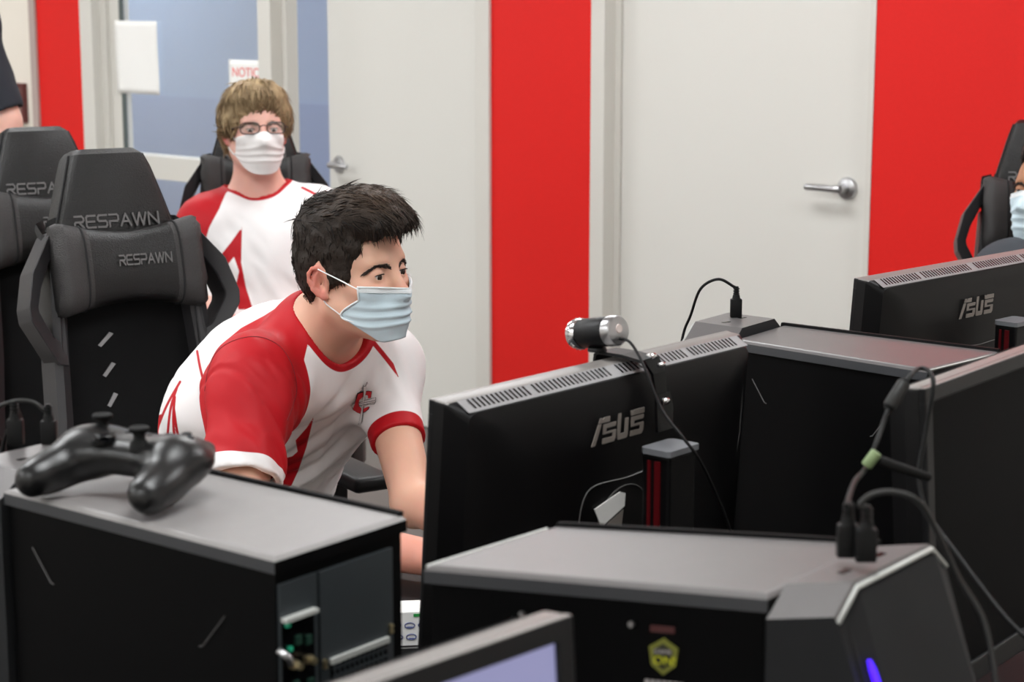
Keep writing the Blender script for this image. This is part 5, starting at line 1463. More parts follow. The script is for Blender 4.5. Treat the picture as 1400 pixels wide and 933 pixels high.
def mask_sheet(head, body, m, top=-.012, bot=-.118, amax=64, lower_flare=14, pleats=3, puff=.004, edge=True, name='face_mask', side_drop=.0, bump=.013, rise=.0, side=.034, side0=.45):
    """cloth sheet hugging the nose, cheeks and chin; rows from the nose bridge to under the chin"""
    hull = head.hull(); na, nv = 49, 33
    A = np.linspace(-1, 1, na); Vv = np.linspace(0, 1, nv)
    G = np.zeros((nv, na, 3)); Rd = np.zeros((nv, na))
    for j, v in enumerate(Vv):
        am = amax + lower_flare * max(0, math.sin(PI * min(1, max(0, (v - .25) / .75)))) 
        for i, a in enumerate(A):
            ang = math.radians(a * am); u = top + (bot - top) * v + bump * (1 - v) * (1 - abs(a)) ** 1.3 + v * (side * v * max(0, (abs(a) - side0) / (1 - side0)) ** 2 + rise * (1 + math.cos(PI * min(abs(a) / .65, 1))) / 2) - side_drop * abs(a) * (1 - v)
            G[j, i] = (math.cos(ang), math.sin(ang), u)
    c0 = .0
    lo = np.full((nv, na), .03); hi = np.full((nv, na), .16)
    def P(r): return head.ws(np.stack([c0 + G[..., 0] * r, G[..., 1] * r * .92, G[..., 2]], -1))
    ts = np.linspace(.16, .03, 66); Rd[:] = .03; found = np.zeros((nv, na), bool)
    for t in ts:
        d = hull.at(P(np.full((nv, na), t))) < .003
        Rd = np.where(d & ~found, t, Rd); found |= d
    R0 = Rd.copy()
    # taut cloth: never sinks into hollows, kept smooth
    for _ in range(60):
        S = Rd.copy(); S[1:-1, 1:-1] = (Rd[:-2, 1:-1] + Rd[2:, 1:-1] + Rd[1:-1, :-2] + Rd[1:-1, 2:]) / 4
        S[0, 1:-1] = (Rd[0, :-2] + Rd[0, 2:]) / 2; S[-1, 1:-1] = (Rd[-1, :-2] + Rd[-1, 2:]) / 2 * .5 + Rd[-2, 1:-1] * .5
        S[1:-1, 0] = (Rd[:-2, 0] + Rd[2:, 0]) / 2; S[1:-1, -1] = (Rd[:-2, -1] + Rd[2:, -1]) / 2
        Rd = np.maximum(S, R0)
    vv = Vv[:, None]; aa = A[None, :]
    Rd = Rd + puff * np.sin(PI * vv) * (1 - aa ** 2) + .003
    for k in range(pleats):
        c = .36 + .17 * k; w = (vv - c - .03 * np.abs(aa)) / .035
        Rd = Rd + .0042 * (1 - aa ** 4) * np.where(w < 0, np.exp(-(w * .6) ** 2), np.exp(-(w * 2.6) ** 2)) - .0015
    Rd = Rd + .0016 * (vnoise(np.stack([aa * 5 + 0 * vv, vv * 7 + 0 * aa, 0 * aa * vv + 3.3], -1).reshape(-1, 3)).reshape(nv, na) - .5)
    Pm = P(Rd)
    f = []; mi = []
    for j in range(nv - 1):
        for i in range(na - 1):
            f.append((j * na + i, j * na + i + 1, (j + 1) * na + i + 1, (j + 1) * na + i))
    o = mesh_obj(name, Pm.reshape(-1, 3), f, [m], body, True)
    md = o.modifiers.new('thickness', 'SOLIDIFY'); md.thickness = .0014; md.offset = 1
    ro = (P(Rd + .0018))
    if edge:
        for lab, pts in (('edge_band', list(ro[0])), ('edge_band', list(ro[:, 0])), ('edge_band', list(ro[:, -1]))):
            tube_obj(lab, [Vector(p) for p in pts], .0016, M['mask_edge'], o, 6)
        bm = bmesh.new(); n1 = int(nv * .12)
        rows = [[bm.verts.new(Vector(p)) for p in P(Rd + .0016)[j]] for j in range(0, n1 + 1)]
        for r0, r1 in zip(rows[:-1], rows[1:]):
            for i in range(na - 1): bm.faces.new((r0[i], r0[i + 1], r1[i + 1], r1[i]))
        bm_obj('nose_band', bm, M['mask_edge'], o, True, 60)
    return o, Pm, Rd
def ear_loops(head, mask, Pm, rows=(1, -8), r=.0012, over=.003):
    nv, na = Pm.shape[:2]
    hull = Prims(); head.prims(hull, ears=False)
    for t, col in ((-1, 0), (1, na - 1)):
        for row, e in ((rows[0], (-.006, t * .078, .022)), (rows[1], (-.014, t * .070, -.034))):
            a = Pm[row, col]; b = head.w(*e); pts = []
            for k in np.linspace(0, 1, 9):
                p = a + (b - a) * k
                for _ in range(4):
                    d = float(hull.at(p[None])[0])
                    if d < (over if row == rows[0] else .003): 
                        q = nrm(p - head.w(-.01, 0, p @ head.R[:, 2] * 0 + head.loc(p[None])[0, 2])); p = p + q * ((over if row == rows[0] else .003) + .0005 - d)
                pts.append(Vector(p))
            tube_obj('ear_loop', pts, r, M['mask_strap'], mask, 6)
def eyes(head, body, look=(1, 0, -.1), brow='brow', brow_w=1.0, lash=True):
    for t in (-1, 1):
        c = head.w(.0745, t * .0325, -.0005); r = .0128 * head.k
        g = nrm(head.R @ nrm(np.array(look, float)))
        bm = bmesh.new(); bmesh.ops.create_uvsphere(bm, u_segments=28, v_segments=20, radius=r)
        q = Vector((0, 0, 1)).rotation_difference(Vector(g)).to_matrix()
        for f in bm.faces:
            z = f.calc_center_median().z / r; f.material_index = 1 if z > .87 else 0
        bmesh.ops.rotate(bm, cent=(0, 0, 0), matrix=q, verts=bm.verts); bmesh.ops.translate(bm, vec=Vector(c), verts=bm.verts)
        bm_obj('eye', bm, [M['eye_white'], M['iris']], body, True, 180)
        if lash:
            pts = [Vector(head.w(.0745 + .0165 * math.cos(a) * .98, t * (.0325 + .0150 * math.sin(a)), .0040 - .0028 * math.sin(a) ** 2)) for a in np.linspace(-.95, .95, 11)]
            tube_obj('eyelashes', pts, [.0004] + [.0010] * 9 + [.0004], M['brow'], body, 5)
    hull = Prims(); head.prims(hull, ears=False)
    for t in (-1, 1):
        n = 110; s = rng.random(n); y = .010 + .044 * s
        f = .0885 - .0055 * (s ** 2) * 2; u = .0120 + .0065 * np.sin(np.clip(s * 1.25, 0, 1) * PI * .75) - .007 * np.clip(s - .7, 0, 1) / .3 + rng.normal(0, .0020, n) * (1 - .6 * s)
        P_ = head.ws(np.stack([np.full(n, .12), t * y, u], 1)); dirs = -head.R[:, 0] 
        # drop each root onto the brow
        for _ in range(12):
            d = hull.at(P_); P_ = P_ + dirs * np.maximum(d - .0002, 0)[:, None] * .9
        dr = np.stack([-.35 * np.ones(n), t * np.ones(n), .55 - 1.1 * s], 1) @ head.R.T
        pos, F, tone = locks_mesh(P_, dr / np.linalg.norm(dr, axis=1, keepdims=True), np.tile(head.R[:, 0], (n, 1)), .0100 * brow_w, .0013 * brow_w, .1, 3, jitter=.15)
        np_mesh_obj('eyebrow', pos, F, M[brow], body, attrs={'tone': tone})

def print_decal(name, polys, o, ex, ey, n, bvh, m, parent, lift=.0012, sub=.006, start=.16):
    """flat printed shape laid onto a cloth surface: polygons in (ex, ey) thrown along -n onto it"""
    bm = bmesh.new()
    for p in polys:
        vs = [bm.verts.new(Vector((a, b, 0))) for a, b in p]
        bm.faces.new(vs)
    bm.normal_update()
    bmesh.ops.triangulate(bm, faces=bm.faces)
    for _ in range(4):
        es = [e for e in bm.edges if e.calc_length() > sub]
        if not es: break
        bmesh.ops.subdivide_edges(bm, edges=es, cuts=1); bmesh.ops.triangulate(bm, faces=[f for f in bm.faces if len(f.verts) > 3])
    ok = True
    for v in bm.verts:
        p = Vector(o) + Vector(ex) * v.co.x + Vector(ey) * v.co.y
        h = bvh.ray_cast(p + Vector(n) * start, -Vector(n))
        v.co = (h[0] + h[1] * lift) if h[0] is not None else p
    return bm_obj(name, bm, m, parent, True, 60)

def hair_obj(name, head, body, pr, m, roots_sel, flow, length, width, n, tone_fn=None, curl=.15, lift=.25, h=.004, warp=None, jitter=.18):
    pos, F = sdf_mesh(pr, h * head.k, warp); pos = relax(pos, F, 1)
    N = vert_normals(pos, F); Q = head.loc(pos)
    tone = tone_fn(Q) if tone_fn else np.full(len(pos), .3)
    idx = np.where(roots_sel(Q))[0]; idx = rng.choice(idx, n, replace=True)
    q = Q[idx]; d = flow(q) @ head.R.T; d = d - N[idx] * (d * N[idx]).sum(1, keepdims=True)
    d = d / (np.linalg.norm(d, axis=1, keepdims=True) + 1e-9) + N[idx] * lift
    L = length(q) * rng.uniform(.7, 1.25, n); T = np.clip((tone_fn(q) if tone_fn else .3) + rng.normal(0, .14, n), 0, 1)
    p2, F2, t2 = locks_mesh(pos[idx] - N[idx] * .003 + rng.normal(0, .002, (n, 3)), d, N[idx], L, width * rng.uniform(.6, 1.3, n), curl, 4, T, jitter)
    return np_mesh_obj(name, np.concatenate([pos, p2]), np.concatenate([F, F2 + len(pos)]), m, body, attrs={'tone': np.concatenate([tone, t2])})

# ============================================================ the front player
Y = 3.05
H1 = Head(at_y(484, 375, Y), axes(55, 5, 2), .915)
J = dict(neck=at_y(430, 454, 3.13), pelvis=at_y(272, 742, 3.47),
         shR=at_y(346, 528, 3.02), shL=at_y(520, 500, 3.27),
         elR=at_y(326, 716, 2.86), wrR=at_y(592, 764, 2.73),
         elL=at_y(566, 690, 3.03), wrL=at_y(690, 716, 2.86))
J['elR'][2] = max(J['elR'][2], .79)
F_, L_, U_ = torso_frame(J)
fl = nrm(np.array([F_[0], F_[1], 0])); ll = np.array([-fl[1], fl[0], 0]) 
for s, t in (('R', -1), ('L', 1)):
    J['hip' + s] = J['pelvis'] + ll * t * .095 - np.array([0, 0, .01]); J['kn' + s] = J['hip' + s] + fl * .43 + ll * t * .05 + np.array([0, 0, .03 - J['hip' + s][2] + .52])
    J['an' + s] = J['kn' + s] + fl * (-.06) - np.array([0, 0, J['kn' + s][2] - .085]); J['toe' + s] = fl + ll * t * .2
J['handR'] = (np.array([.80, -.30, -.08]), np.array([0, .1, 1.0])); J['handL'] = (np.array([.7, -.6, -.12]), np.array([0, .2, 1.0]))
J['armR'] = .94; J['armL'] = .86; J['curlR'] = 25; J['curlL'] = 25
pr = body_prims(J, H1, .98)
pos, F = sdf_mesh(pr, .0030)
p1_ = np_mesh_obj('person', pos, F, M['skin'], attrs={'flush': flush_attr(pos, H1, J)})
tag(p1_, 'dark-haired person in a pale blue mask and red and white jersey leaning over the desk', 'person')
wear_lower(J, p1_)
eyes(H1, p1_, look=(1, -.10, -.12))

# ---- jersey print, laid out on the chest plane and round the sleeves
def plane_xy(J, F_, L_, U_): 
    c = J['pelvis'] + (J['neck'] - J['pelvis']) * .66 + F_ * .11
    return c
C1 = plane_xy(J, F_, L_, U_)
def on_chest(x, y):
    """chest-plane coordinates of the sighted point"""
    r = ray(x, y); o = np.array([0, 0, CAM_H]); t = ((C1 - o) @ F_) / (r @ F_); p = o + r * t - C1
    return (float(p @ L_), float(p @ U_))
blade = [[(430, 568), (420, 584), (404, 602), (407, 618), (388, 634), (380, 660), (384, 674), (398, 668), (408, 646), (420, 610)],
         [(386, 628), (410, 622), (408, 630), (388, 640)]]
_c = at_y(405, 615, 3.02); _n = nrm(np.array([0, 0, CAM_H]) - _c); _x = nrm(np.cross([0, 0, 1.0], _n)); _y = np.cross(_n, _x)
def on_blade(x, y):
    r = ray(x, y); o = np.array([0, 0, CAM_H]); t = ((_c - o) @ _n) / (r @ _n); p = o + r * t - _c
    return (float(p @ _x), float(p @ _y))
blade = [[on_blade(*p) for p in q] for q in blade]
thin = [[on_chest(*p) for p in [(514, 474), (546, 508), (543, 514), (513, 481)]]]
def seg_sd(P, a, b, r):
    ba = b - a; t = np.clip(((P - a) @ ba) / (ba @ ba), 0, 1); return r - np.linalg.norm(P - a - t[:, None] * ba, axis=1)
def arm_t(P, sh, el):
    ba = el - sh; L = np.linalg.norm(ba); return ((P - sh) @ ba) / (L * L), L
class Plane:
    """a print plane: sighted points land on it, cloth points are read square to it"""
    def __init__(s, c, n=None):
        s.c = V3(c); s.n = nrm(np.array([0, 0, CAM_H]) - s.c) if n is None else nrm(n)
        s.x = nrm(np.cross([0, 0, 1.0], s.n)); s.y = np.cross(s.n, s.x)
    def at(s, x, y):
        r = ray(x, y); o = np.array([0, 0, CAM_H]); t = ((s.c - o) @ s.n) / (r @ s.n); p = o + r * t - s.c
        return (float(p @ s.x), float(p @ s.y))
    def rd(s, P): q = P - s.c; return np.stack([q @ s.x, q @ s.y], 1)
PY_ = Plane(J['shR'] * .55 + J['neck'] * .45); PF_ = Plane(at_y(240, 560, 3.33)); PC_ = Plane(at_y(495, 550, 3.04))
yoke = [PY_.at(*p) for p in [(284, 500), (298, 472), (328, 447), (360, 430), (400, 404), (432, 396), (440, 440), (452, 496), (421, 468), (413, 500), (406, 536), (404, 566), (380, 560), (320, 540)]]
flank_lines = [[(268, 484), (273, 512), (286, 560)], [(246, 524), (228, 556), (210, 600)], [(242, 531), (233, 562), (228, 612)], [(239, 544), (237, 575), (240, 614)], [(238, 560), (242, 588), (250, 618)]]
flank_lines = [[PF_.at(*p) for p in q] for q in flank_lines]
wedge = [PF_.at(*p) for p in [(222, 566), (217, 590), (222, 625), (190, 640), (190, 580)]]
def line_d(Q, pts):
    d = np.full(len(Q), 1e9); pts = catmull([(p[0], p[1]) for p in pts], 6)
    for a, b in zip(pts[:-1], pts[1:]):
        a = np.array(a); e = np.array(b) - a; w = Q - a; t = np.clip((w @ e) / (e @ e), 0, 1); d = np.minimum(d, np.linalg.norm(w - t[:, None] * e, axis=1))
    return d
def panel1(P, N, F_, L_, U_):
    q = P - C1; xy = np.stack([q @ L_, q @ U_], 1)
    front = (N @ F_) > -.05
    v = np.full(len(P), -1.0)
    for poly in thin: v = np.maximum(v, np.where(front, poly_sd(xy, poly), -1))
    tb, Lb = arm_t(P, J['shR'], J['elR']); rb = np.linalg.norm(P - J['shR'] - (tb * Lb)[:, None] * nrm(J['elR'] - J['shR']), axis=1); qb = P - _c
    for poly in blade: v = np.maximum(v, np.where(front & (rb > .078), poly_sd(np.stack([qb @ _x, qb @ _y], 1), poly), -1))
    fx = PF_.rd(P); near = (N @ PF_.n) > -.12
    v = np.maximum(v, np.where((N @ PY_.n) > -.1, poly_sd(PY_.rd(P), yoke), -1))
    # near sleeve: red down to a white hem
    t, L = arm_t(P, J['shR'], J['elR']); ba = nrm(J['elR'] - J['shR'])
    rad = np.linalg.norm(P - J['shR'] - (t * L)[:, None] * ba, axis=1)
    side = (P - J['shR']) @ L_
    slv = np.minimum(np.minimum((SLV - .075) * L - t * L, .098 - rad), t * L + .052)
    slv = np.minimum(slv, .052 - side + .22 * np.clip(t * L, -.05, .1))
    v = np.maximum(v, slv)
    # far sleeve: red cuff
    t2, L2 = arm_t(P, J['shL'], J['elL'])
    rad2 = np.linalg.norm(P - J['shL'] - (t2 * L2)[:, None] * nrm(J['elL'] - J['shL']), axis=1)
    v = np.maximum(v, np.minimum(t2 * L2 - (SLL * L2 - .026), .075 - rad2))
    # thin curved stripes and a wedge on the flank, off the sleeve
    off = near & ((rad > .085) | (t < -.1))
    for ln in flank_lines: v = np.maximum(v, np.where(off, .0021 - line_d(fx, ln), -1))
    v = np.maximum(v, np.where(off, poly_sd(fx, wedge), -1))
    return v
SLV, SLL = .70, .56
arm_dir = nrm(J['elR'] - J['shR'])
def folds1(P):
    q = P - C1; x = q @ L_; y = q @ U_; z = q @ F_
    f = .017 * (.1 - np.abs(2 * vnoise(np.stack([x * 24 - y * 15, y * 4.5 + x * 5, z * 4], 1)) - 1)) * np.clip(.9 - 2.2 * (y - .02), .35, 1.3)
    f += .004 * (vnoise(np.stack([x * 60 + y * 16, y * 14, z * 12], 1)) - .5)
    r = P - J['shR']; a = r @ arm_dir
    near = np.exp(-((np.linalg.norm(r - np.outer(a, arm_dir), axis=1) / .1) ** 4)) * (a > 0)
    f += near * .010 * (.2 - np.abs(2 * vnoise(np.stack([(r @ L_) * 42 - a * 20, a * 6 + (r @ L_) * 6, (r @ F_) * 7], 1)) - 1))
    return f.astype(np.float32)
jersey1, jp, jf = shirt_mesh(J, H1, p1_, 'jersey', M['jersey'], h=.0035, sleeve=(SLV, SLL), sleeve_r=((.064, .061), (.047, .047)), folds=folds1, panel=panel1, collar=(.064, .013), neck_drop=-.026, hunch=1)
bvh = BVHTree.FromPolygons([Vector(p) for p in jp], [tuple(map(int, f)) for f in jf])
seam_px = [(283, 534), (287, 506), (300, 480), (326, 465), (356, 462), (382, 474), (398, 498), (405, 530), (400, 552), (392, 572)]
sp_ = []
for x_, y_ in catmull([(a_, b_, 0) for a_, b_ in seam_px], 5) and [tuple(p[:2]) for p in catmull([(a_, b_, 0) for a_, b_ in seam_px], 5)]:
    q_ = PY_.at(x_, y_); o_ = Vector(PY_.c + PY_.x * q_[0] + PY_.y * q_[1]); h_ = bvh.ray_cast(o_ + Vector(PY_.n) * .4, -Vector(PY_.n))
    if h_[0] is not None: sp_.append(h_[0] - Vector(PY_.n) * .0004)
tube_obj('sleeve_seam', sp_, .0011, mat('seam_red', (120, 14, 24), .7, vary=(60, .05)), jersey1, 6)
# crest: a letter C with crossed feathers
def crest_poly(pts): return [PC_.at(460 + x * 70 / 816, 510 + y * 80 / 933) for x, y in pts]
oC, exC, eyC, F_c = PC_.c, PC_.x, PC_.y, PC_.n
c_out = [(560, 292), (500, 282), (400, 296), (325, 322), (305, 400), (284, 480), (248, 552), (262, 582), (330, 628), (392, 654), (470, 618), (516, 582), (534, 540), (500, 545), (440, 572), (400, 560), (362, 530), (346, 480), (362, 420), (410, 372), (470, 342), (500, 352), (508, 402), (548, 396)]
grow = lambda pts, k: [(x + (x - 400) * k, y + (y - 468) * k) for x, y in pts]
cr = print_decal('crest_letter', [crest_poly(c_out)], oC, exC, eyC, F_c, bvh, M['print_red_jersey'], jersey1, .0020)
print_decal('crest_outline', [crest_poly(grow(c_out, .05))], oC, exC, eyC, F_c, bvh, M['print_black'], cr, .0012)
fe_v = [(405, 175), (425, 195), (440, 190), (460, 140), (475, 125), (490, 155), (466, 180), (460, 290), (446, 430), (440, 600), (428, 790), (400, 830), (392, 800), (352, 838), (372, 760), (402, 600), (412, 430), (412, 290)]
fe_h = [(352, 452), (440, 440), (470, 420), (560, 404), (640, 384), (642, 420), (636, 480), (610, 512), (520, 504), (440, 520), (364, 526), (350, 500)]
fe_l = [(204, 516), (262, 460), (286, 470), (270, 510), (258, 560), (240, 545)]
for nm, q in (('crest_feather', fe_v), ('crest_feather', fe_h), ('crest_feather', fe_l)):
    print_decal(nm, [crest_poly(q)], oC, exC, eyC, F_c, bvh, M['print_black'], cr, .0026)
    cx = sum(p[0] for p in q) / len(q); cy = sum(p[1] for p in q) / len(q)
def inset_poly(q, d):
    q = [np.array(p, float) for p in q]; n = len(q); ar = sum(q[i][0] * q[(i + 1) % n][1] - q[(i + 1) % n][0] * q[i][1] for i in range(n)); sg = 1 if ar > 0 else -1
    out = []
    for i in range(n):
        e1 = q[i] - q[i - 1]; e2 = q[(i + 1) % n] - q[i]; e1 /= np.linalg.norm(e1); e2 /= np.linalg.norm(e2)
        nn = np.array([-e1[1] - e2[1], e1[0] + e2[0]]) * sg; L = np.linalg.norm(nn)
        out.append(tuple(q[i] + (nn / L * d if L > .3 else 0)))
    return out
for q in (fe_v, fe_h, fe_l): print_decal('feather_fill', [crest_poly(inset_poly(q, 6))], oC, exC, eyC, F_c, bvh, M['feather_white'], cr, .0032)
for q in ([(352, 470), (630, 436), (630, 444), (352, 480)], [(360, 502), (625, 474), (625, 482), (360, 512)]): print_decal('feather_line', [crest_poly(q)], oC, exC, eyC, F_c, bvh, M['print_black'], cr, .0036)

# ---- mask, hair
mk, Pm, Rd = mask_sheet(H1, p1_, M['mask_blue'], top=-.013, bot=-.117, amax=50, lower_flare=25, bump=-.013, rise=.002, side=.040, side0=.4)
ear_loops(H1, mk, Pm, rows=(1, -13), over=.0105)
pr = Prims(); w = H1.w; R = H1.R; k = H1.k
E = lambda c, r, kk, op='u', R_=None: pr.ell(w(*c), np.array(r) * k, R if R_ is None else R_, kk * k, op)
C = lambda a, b, r1, r2, kk, op='u': pr.cone(w(*a), w(*b), r1 * k, r2 * k, kk * k, op)
E((-.014, 0, .052), (.094, .079, .084), .01)            # close sides and back
E((-.046, 0, .010), (.062, .072, .078), .03)
for t in (-1, 1): E((.030, t * .058, .040), (.040, .0135, .055), .015); E((.012, t * .064, .000), (.022, .010, .035), .012)
E((-.010, 0, .098), (.088, .068, .052), .03)            # long top
E((.045, 0, .112), (.062, .058, .040), .03)
C((.058, -.030, .100), (.094, -.022, .094), .034, .026, .02)   # quiff pushed forward and up
C((.058, .026, .100), (.092, .022, .094), .032, .024, .02)
C((.100, -.022, .088), (.106, .020, .090), .022, .020, .02)
# cut the face, temples and ears free
E((.106, 0, .018), (.060, .064, .058), .006, 's')
for t in (-1, 1): pr.ell(w(.104, t * .070, -.012), np.array((.060, .06, .074)) * k, R, .006, 's'); pr.ell(w(.050, t * .085, -.050), np.array((.066, .05, .050)) * k, R, .006, 's')
for t in (-1, 1): pr.ell(w(-.014, t * .092, -.018), np.array((.017, .030, .025)) * k, R, .004, 's')
pr.plane(w(-.06, 0, -.046), R @ np.array([.30, 0, -1.0]), .01)
hz = lambda P: (.0050 * (vnoise(P * 70) - .5) + .003 * (vnoise(P * 160) - .5)).astype(np.float32)
def flow1(q):
    top = np.clip((q[:, 2] - .085) / .03, 0, 1)[:, None]
    fwd = np.stack([np.full(len(q), 1.0), .25 * np.sin(q[:, 1] * 60), .15 + 0 * q[:, 0]], 1)
    side = np.stack([np.full(len(q), -.25), 0 * q[:, 0], np.full(len(q), -1.0)], 1)
    return fwd * top + side * (1 - top)
def tone1(Q): return np.clip(.16 + .60 * np.clip((Q[:, 2] - .10) / .05, 0, 1) * np.clip((Q[:, 0] + .02) / .1, 0, 1), 0, 1)  # highlight on the upper front is painted into the hair tone
hair_obj('hair', H1, p1_, pr, M['hair_dark'], lambda Q: (Q[:, 2] > -.045) & (Q[:, 2] + .0 < .16), flow1, lambda q: np.where(q[:, 2] > .09, .030, .013), .0013, 13000, tone1, curl=.25, lift=.05, h=.0035, warp=hz, jitter=.12)

# ============================================================ the player in glasses, leaning back
def seat_pose(J, spread=.05, thigh=.43, knee_h=.50):
    F_, L_, U_ = torso_frame(J); fl = nrm(np.array([F_[0], F_[1], 0])); ll = np.array([-fl[1], fl[0], 0])
    for s, t in (('R', -1), ('L', 1)):
        J['hip' + s] = J['pelvis'] + ll * t * .095
        J['kn' + s] = J['hip' + s] + fl * thigh + ll * t * spread; J['kn' + s][2] = knee_h + .03
        J['an' + s] = J['kn' + s] + fl * .02; J['an' + s][2] = .085; J['toe' + s] = fl + ll * t * .2
    return fl, ll
Y2 = 5.09
H2 = Head(at_y(350, 181, Y2), axes(19, 8, 0), .965)
J2 = dict(neck=at_y(352, 264, 5.13), pelvis=at_y(345, 545, 4.99), shR=at_y(285, 310, 5.06), shL=at_y(434, 298, 5.10),
          elR=at_y(262, 412, 5.01), wrR=at_y(352, 478, 4.79), elL=at_y(462, 425, 5.03), wrL=at_y(395, 480, 4.81))
J2['handR'] = (np.array([.8, -.45, -.25]), np.array([.2, -.3, 1.0])); J2['handL'] = (np.array([-.8, -.5, -.25]), np.array([-.2, -.3, 1.0]))
seat_pose(J2)
pos, F = sdf_mesh(body_prims(J2, H2, 1.08, fat=1.08), .0045)
p2_ = np_mesh_obj('person', pos, F, M['skin_pink'], attrs={'flush': flush_attr(pos, H2, J2)})
tag(p2_, 'fair-haired person in glasses and a white mask sitting back in a red and white jersey', 'person')
wear_lower(J2, p2_, 1.05)
eyes(H2, p2_, look=(1, -.05, -.25), brow='brow_light')
F2, L2_, U2 = torso_frame(J2); C2 = J2['pelvis'] + (J2['neck'] - J2['pelvis']) * .66 + F2 * .12
def on_chest2(x, y):
    r = ray(x, y); o = np.array([0, 0, CAM_H]); t = ((C2 - o) @ F2) / (r @ F2); p = o + r * t - C2
    return (float(p @ L2_), float(p @ U2))
bl2 = [[(331, 311), (316, 332), (303, 348), (302, 368), (312, 362), (320, 352), (327, 372), (322, 392), (326, 424), (346, 424), (336, 392), (330, 360)],
       [(412, 250), (442, 268), (440, 272), (411, 254)], [(404, 300), (410, 292), (418, 294), (416, 302), (408, 306)]]
bl2 = [[on_chest2(*p) for p in q] for q in bl2]
rag = [on_chest2(*p) for p in [(322, 244), (308, 262), (300, 285), (286, 312), (276, 345), (180, 345), (180, 200), (322, 200)]]
def panel2(P, N, F_, L_, U_):
    q = P - C2; xy = np.stack([q @ L_, q @ U_], 1); front = (N @ F_) > -.05
    v = np.full(len(P), -1.0)
    for poly in bl2: v = np.maximum(v, np.where(front, poly_sd(xy, poly), -1))
    v = np.maximum(v, poly_sd(xy, rag))
    t, L = arm_t(P, J2['shL'], J2['elL']); rad = np.linalg.norm(P - J2['shL'] - (t * L)[:, None] * nrm(J2['elL'] - J2['shL']), axis=1)
    return np.maximum(v, np.minimum(t * L - (.66 * L - .025), .1 - rad))
def folds2(P):
    q = P - C2; x = q @ L2_; y = q @ U2; z = q @ F2
    return (.010 * (vnoise(np.stack([x * 16 + y * 9, y * 11 - x * 6, z * 6], 1)) - .5) + .004 * (vnoise(np.stack([x * 44 + y * 20, y * 30, z * 14], 1)) - .5)).astype(np.float32)
shirt_mesh(J2, H2, p2_, 'jersey', M['jersey'], h=.005, fat=1.10, sleeve=(.54, .66), sleeve_r=((.074, .070), (.074, .070)), folds=folds2, panel=panel2, collar=(.074, .014), neck_drop=.006)
mk2, Pm2, _ = mask_sheet(H2, p2_, M['mask_white'], top=-.018, bot=-.122, side=.060, side0=.05, amax=66, lower_flare=6, pleats=3, puff=.003, edge=False)
ear_loops(H2, mk2, Pm2, rows=(1, -10), r=.0022)
pr = Prims(); w = H2.w; R = H2.R; k = H2.k
pr.ell(w(-.018, 0, .046), np.array((.106, .098, .098)) * k, R, .02)
pr.ell(w(-.045, 0, .0), np.array((.074, .092, .084)) * k, R, .03)
pr.ell(w(.030, 0, .090), np.array((.070, .080, .050)) * k, R, .03)
pr.ell(w(.004, -.074, .03), np.array((.05, .024, .055)) * k, R, .02); pr.ell(w(.004, .074, .03), np.array((.05, .024, .055)) * k, R, .02)
pr.ell(w(.110, .016, .004), np.array((.062, .058, .052)) * k, R, .012, 's'); pr.ell(w(.105, -.030, -.010), np.array((.055, .046, .054)) * k, R, .012, 's')
for t in (-1, 1):
    pr.ell(w(.070, t * .088, -.040), np.array((.075, .05, .052)) * k, R, .008, 's')
    pr.ell(w(-.008, t * .10, -.030), np.array((.030, .034, .034)) * k, R, .008, 's')
pr.plane(w(-.06, 0, -.058), R @ np.array([.25, 0, -1.0]), .01)
def flow2(q):
    c = np.array([-.03, .012, .135]); d = q - c; d[:, 2] -= .05 + .6 * np.abs(d[:, 1]); d[:, 0] += .25 * d[:, 0]
    return d
hair_obj('hair', H2, p2_, pr, M['hair_blond'], lambda Q: (Q[:, 2] > -.05), flow2, lambda q: np.full(len(q), .036), .0034, 3000, lambda Q: np.clip(.45 + .5 * (vnoise(Q * 45) - .5) * 1.6 + 1.2 * (Q[:, 2] - .08) * 1.0, 0, 1), curl=.35, lift=.10, h=.0045, warp=lambda P: (.006 * (vnoise(P * 55) - .5)).astype(np.float32), jitter=.14)
# spectacles
def spectacles(head, body):
    root = None
    for t in (-1, 1):
        pts = []
        for a in np.linspace(0, 2 * PI, 28, endpoint=False):
            ca, sa = math.cos(a), math.sin(a); x = .0255 * math.copysign(abs(ca) ** .6, ca); z = .0155 * math.copysign(abs(sa) ** .65, sa)
            pts.append(Vector(head.w(.1075 - .010 * (x / .0255 * .5 + .5) - .004, t * (.036 + x), .004 + z)))
        o = tube_obj('glasses' if root is None else 'rim', pts, .0016, M['glasses'], root or body, 6, closed=True)
        root = root or o
        tube_obj('temple', [Vector(head.w(*p)) for p in ((.0935, t * .061, .009), (.082, t * .073, .007), (.03, t * .080, .008), (-.012, t * .083, .004), (-.03, t * .080, -.012))], .0018, M['glasses'], root, 6)
        bm = bmesh.new()
        vs = [bm.verts.new(p) for p in pts]; bm.faces.new(vs); bm_obj('spectacle_lens', bm, M['glass'], root)
    tube_obj('bridge', catmull([Vector(head.w(.104, -.012, .007)), Vector(head.w(.112, 0, .011)), Vector(head.w(.104, .012, .007))], 5), .0014, M['glasses'], root, 6)
spectacles(H2, p2_)

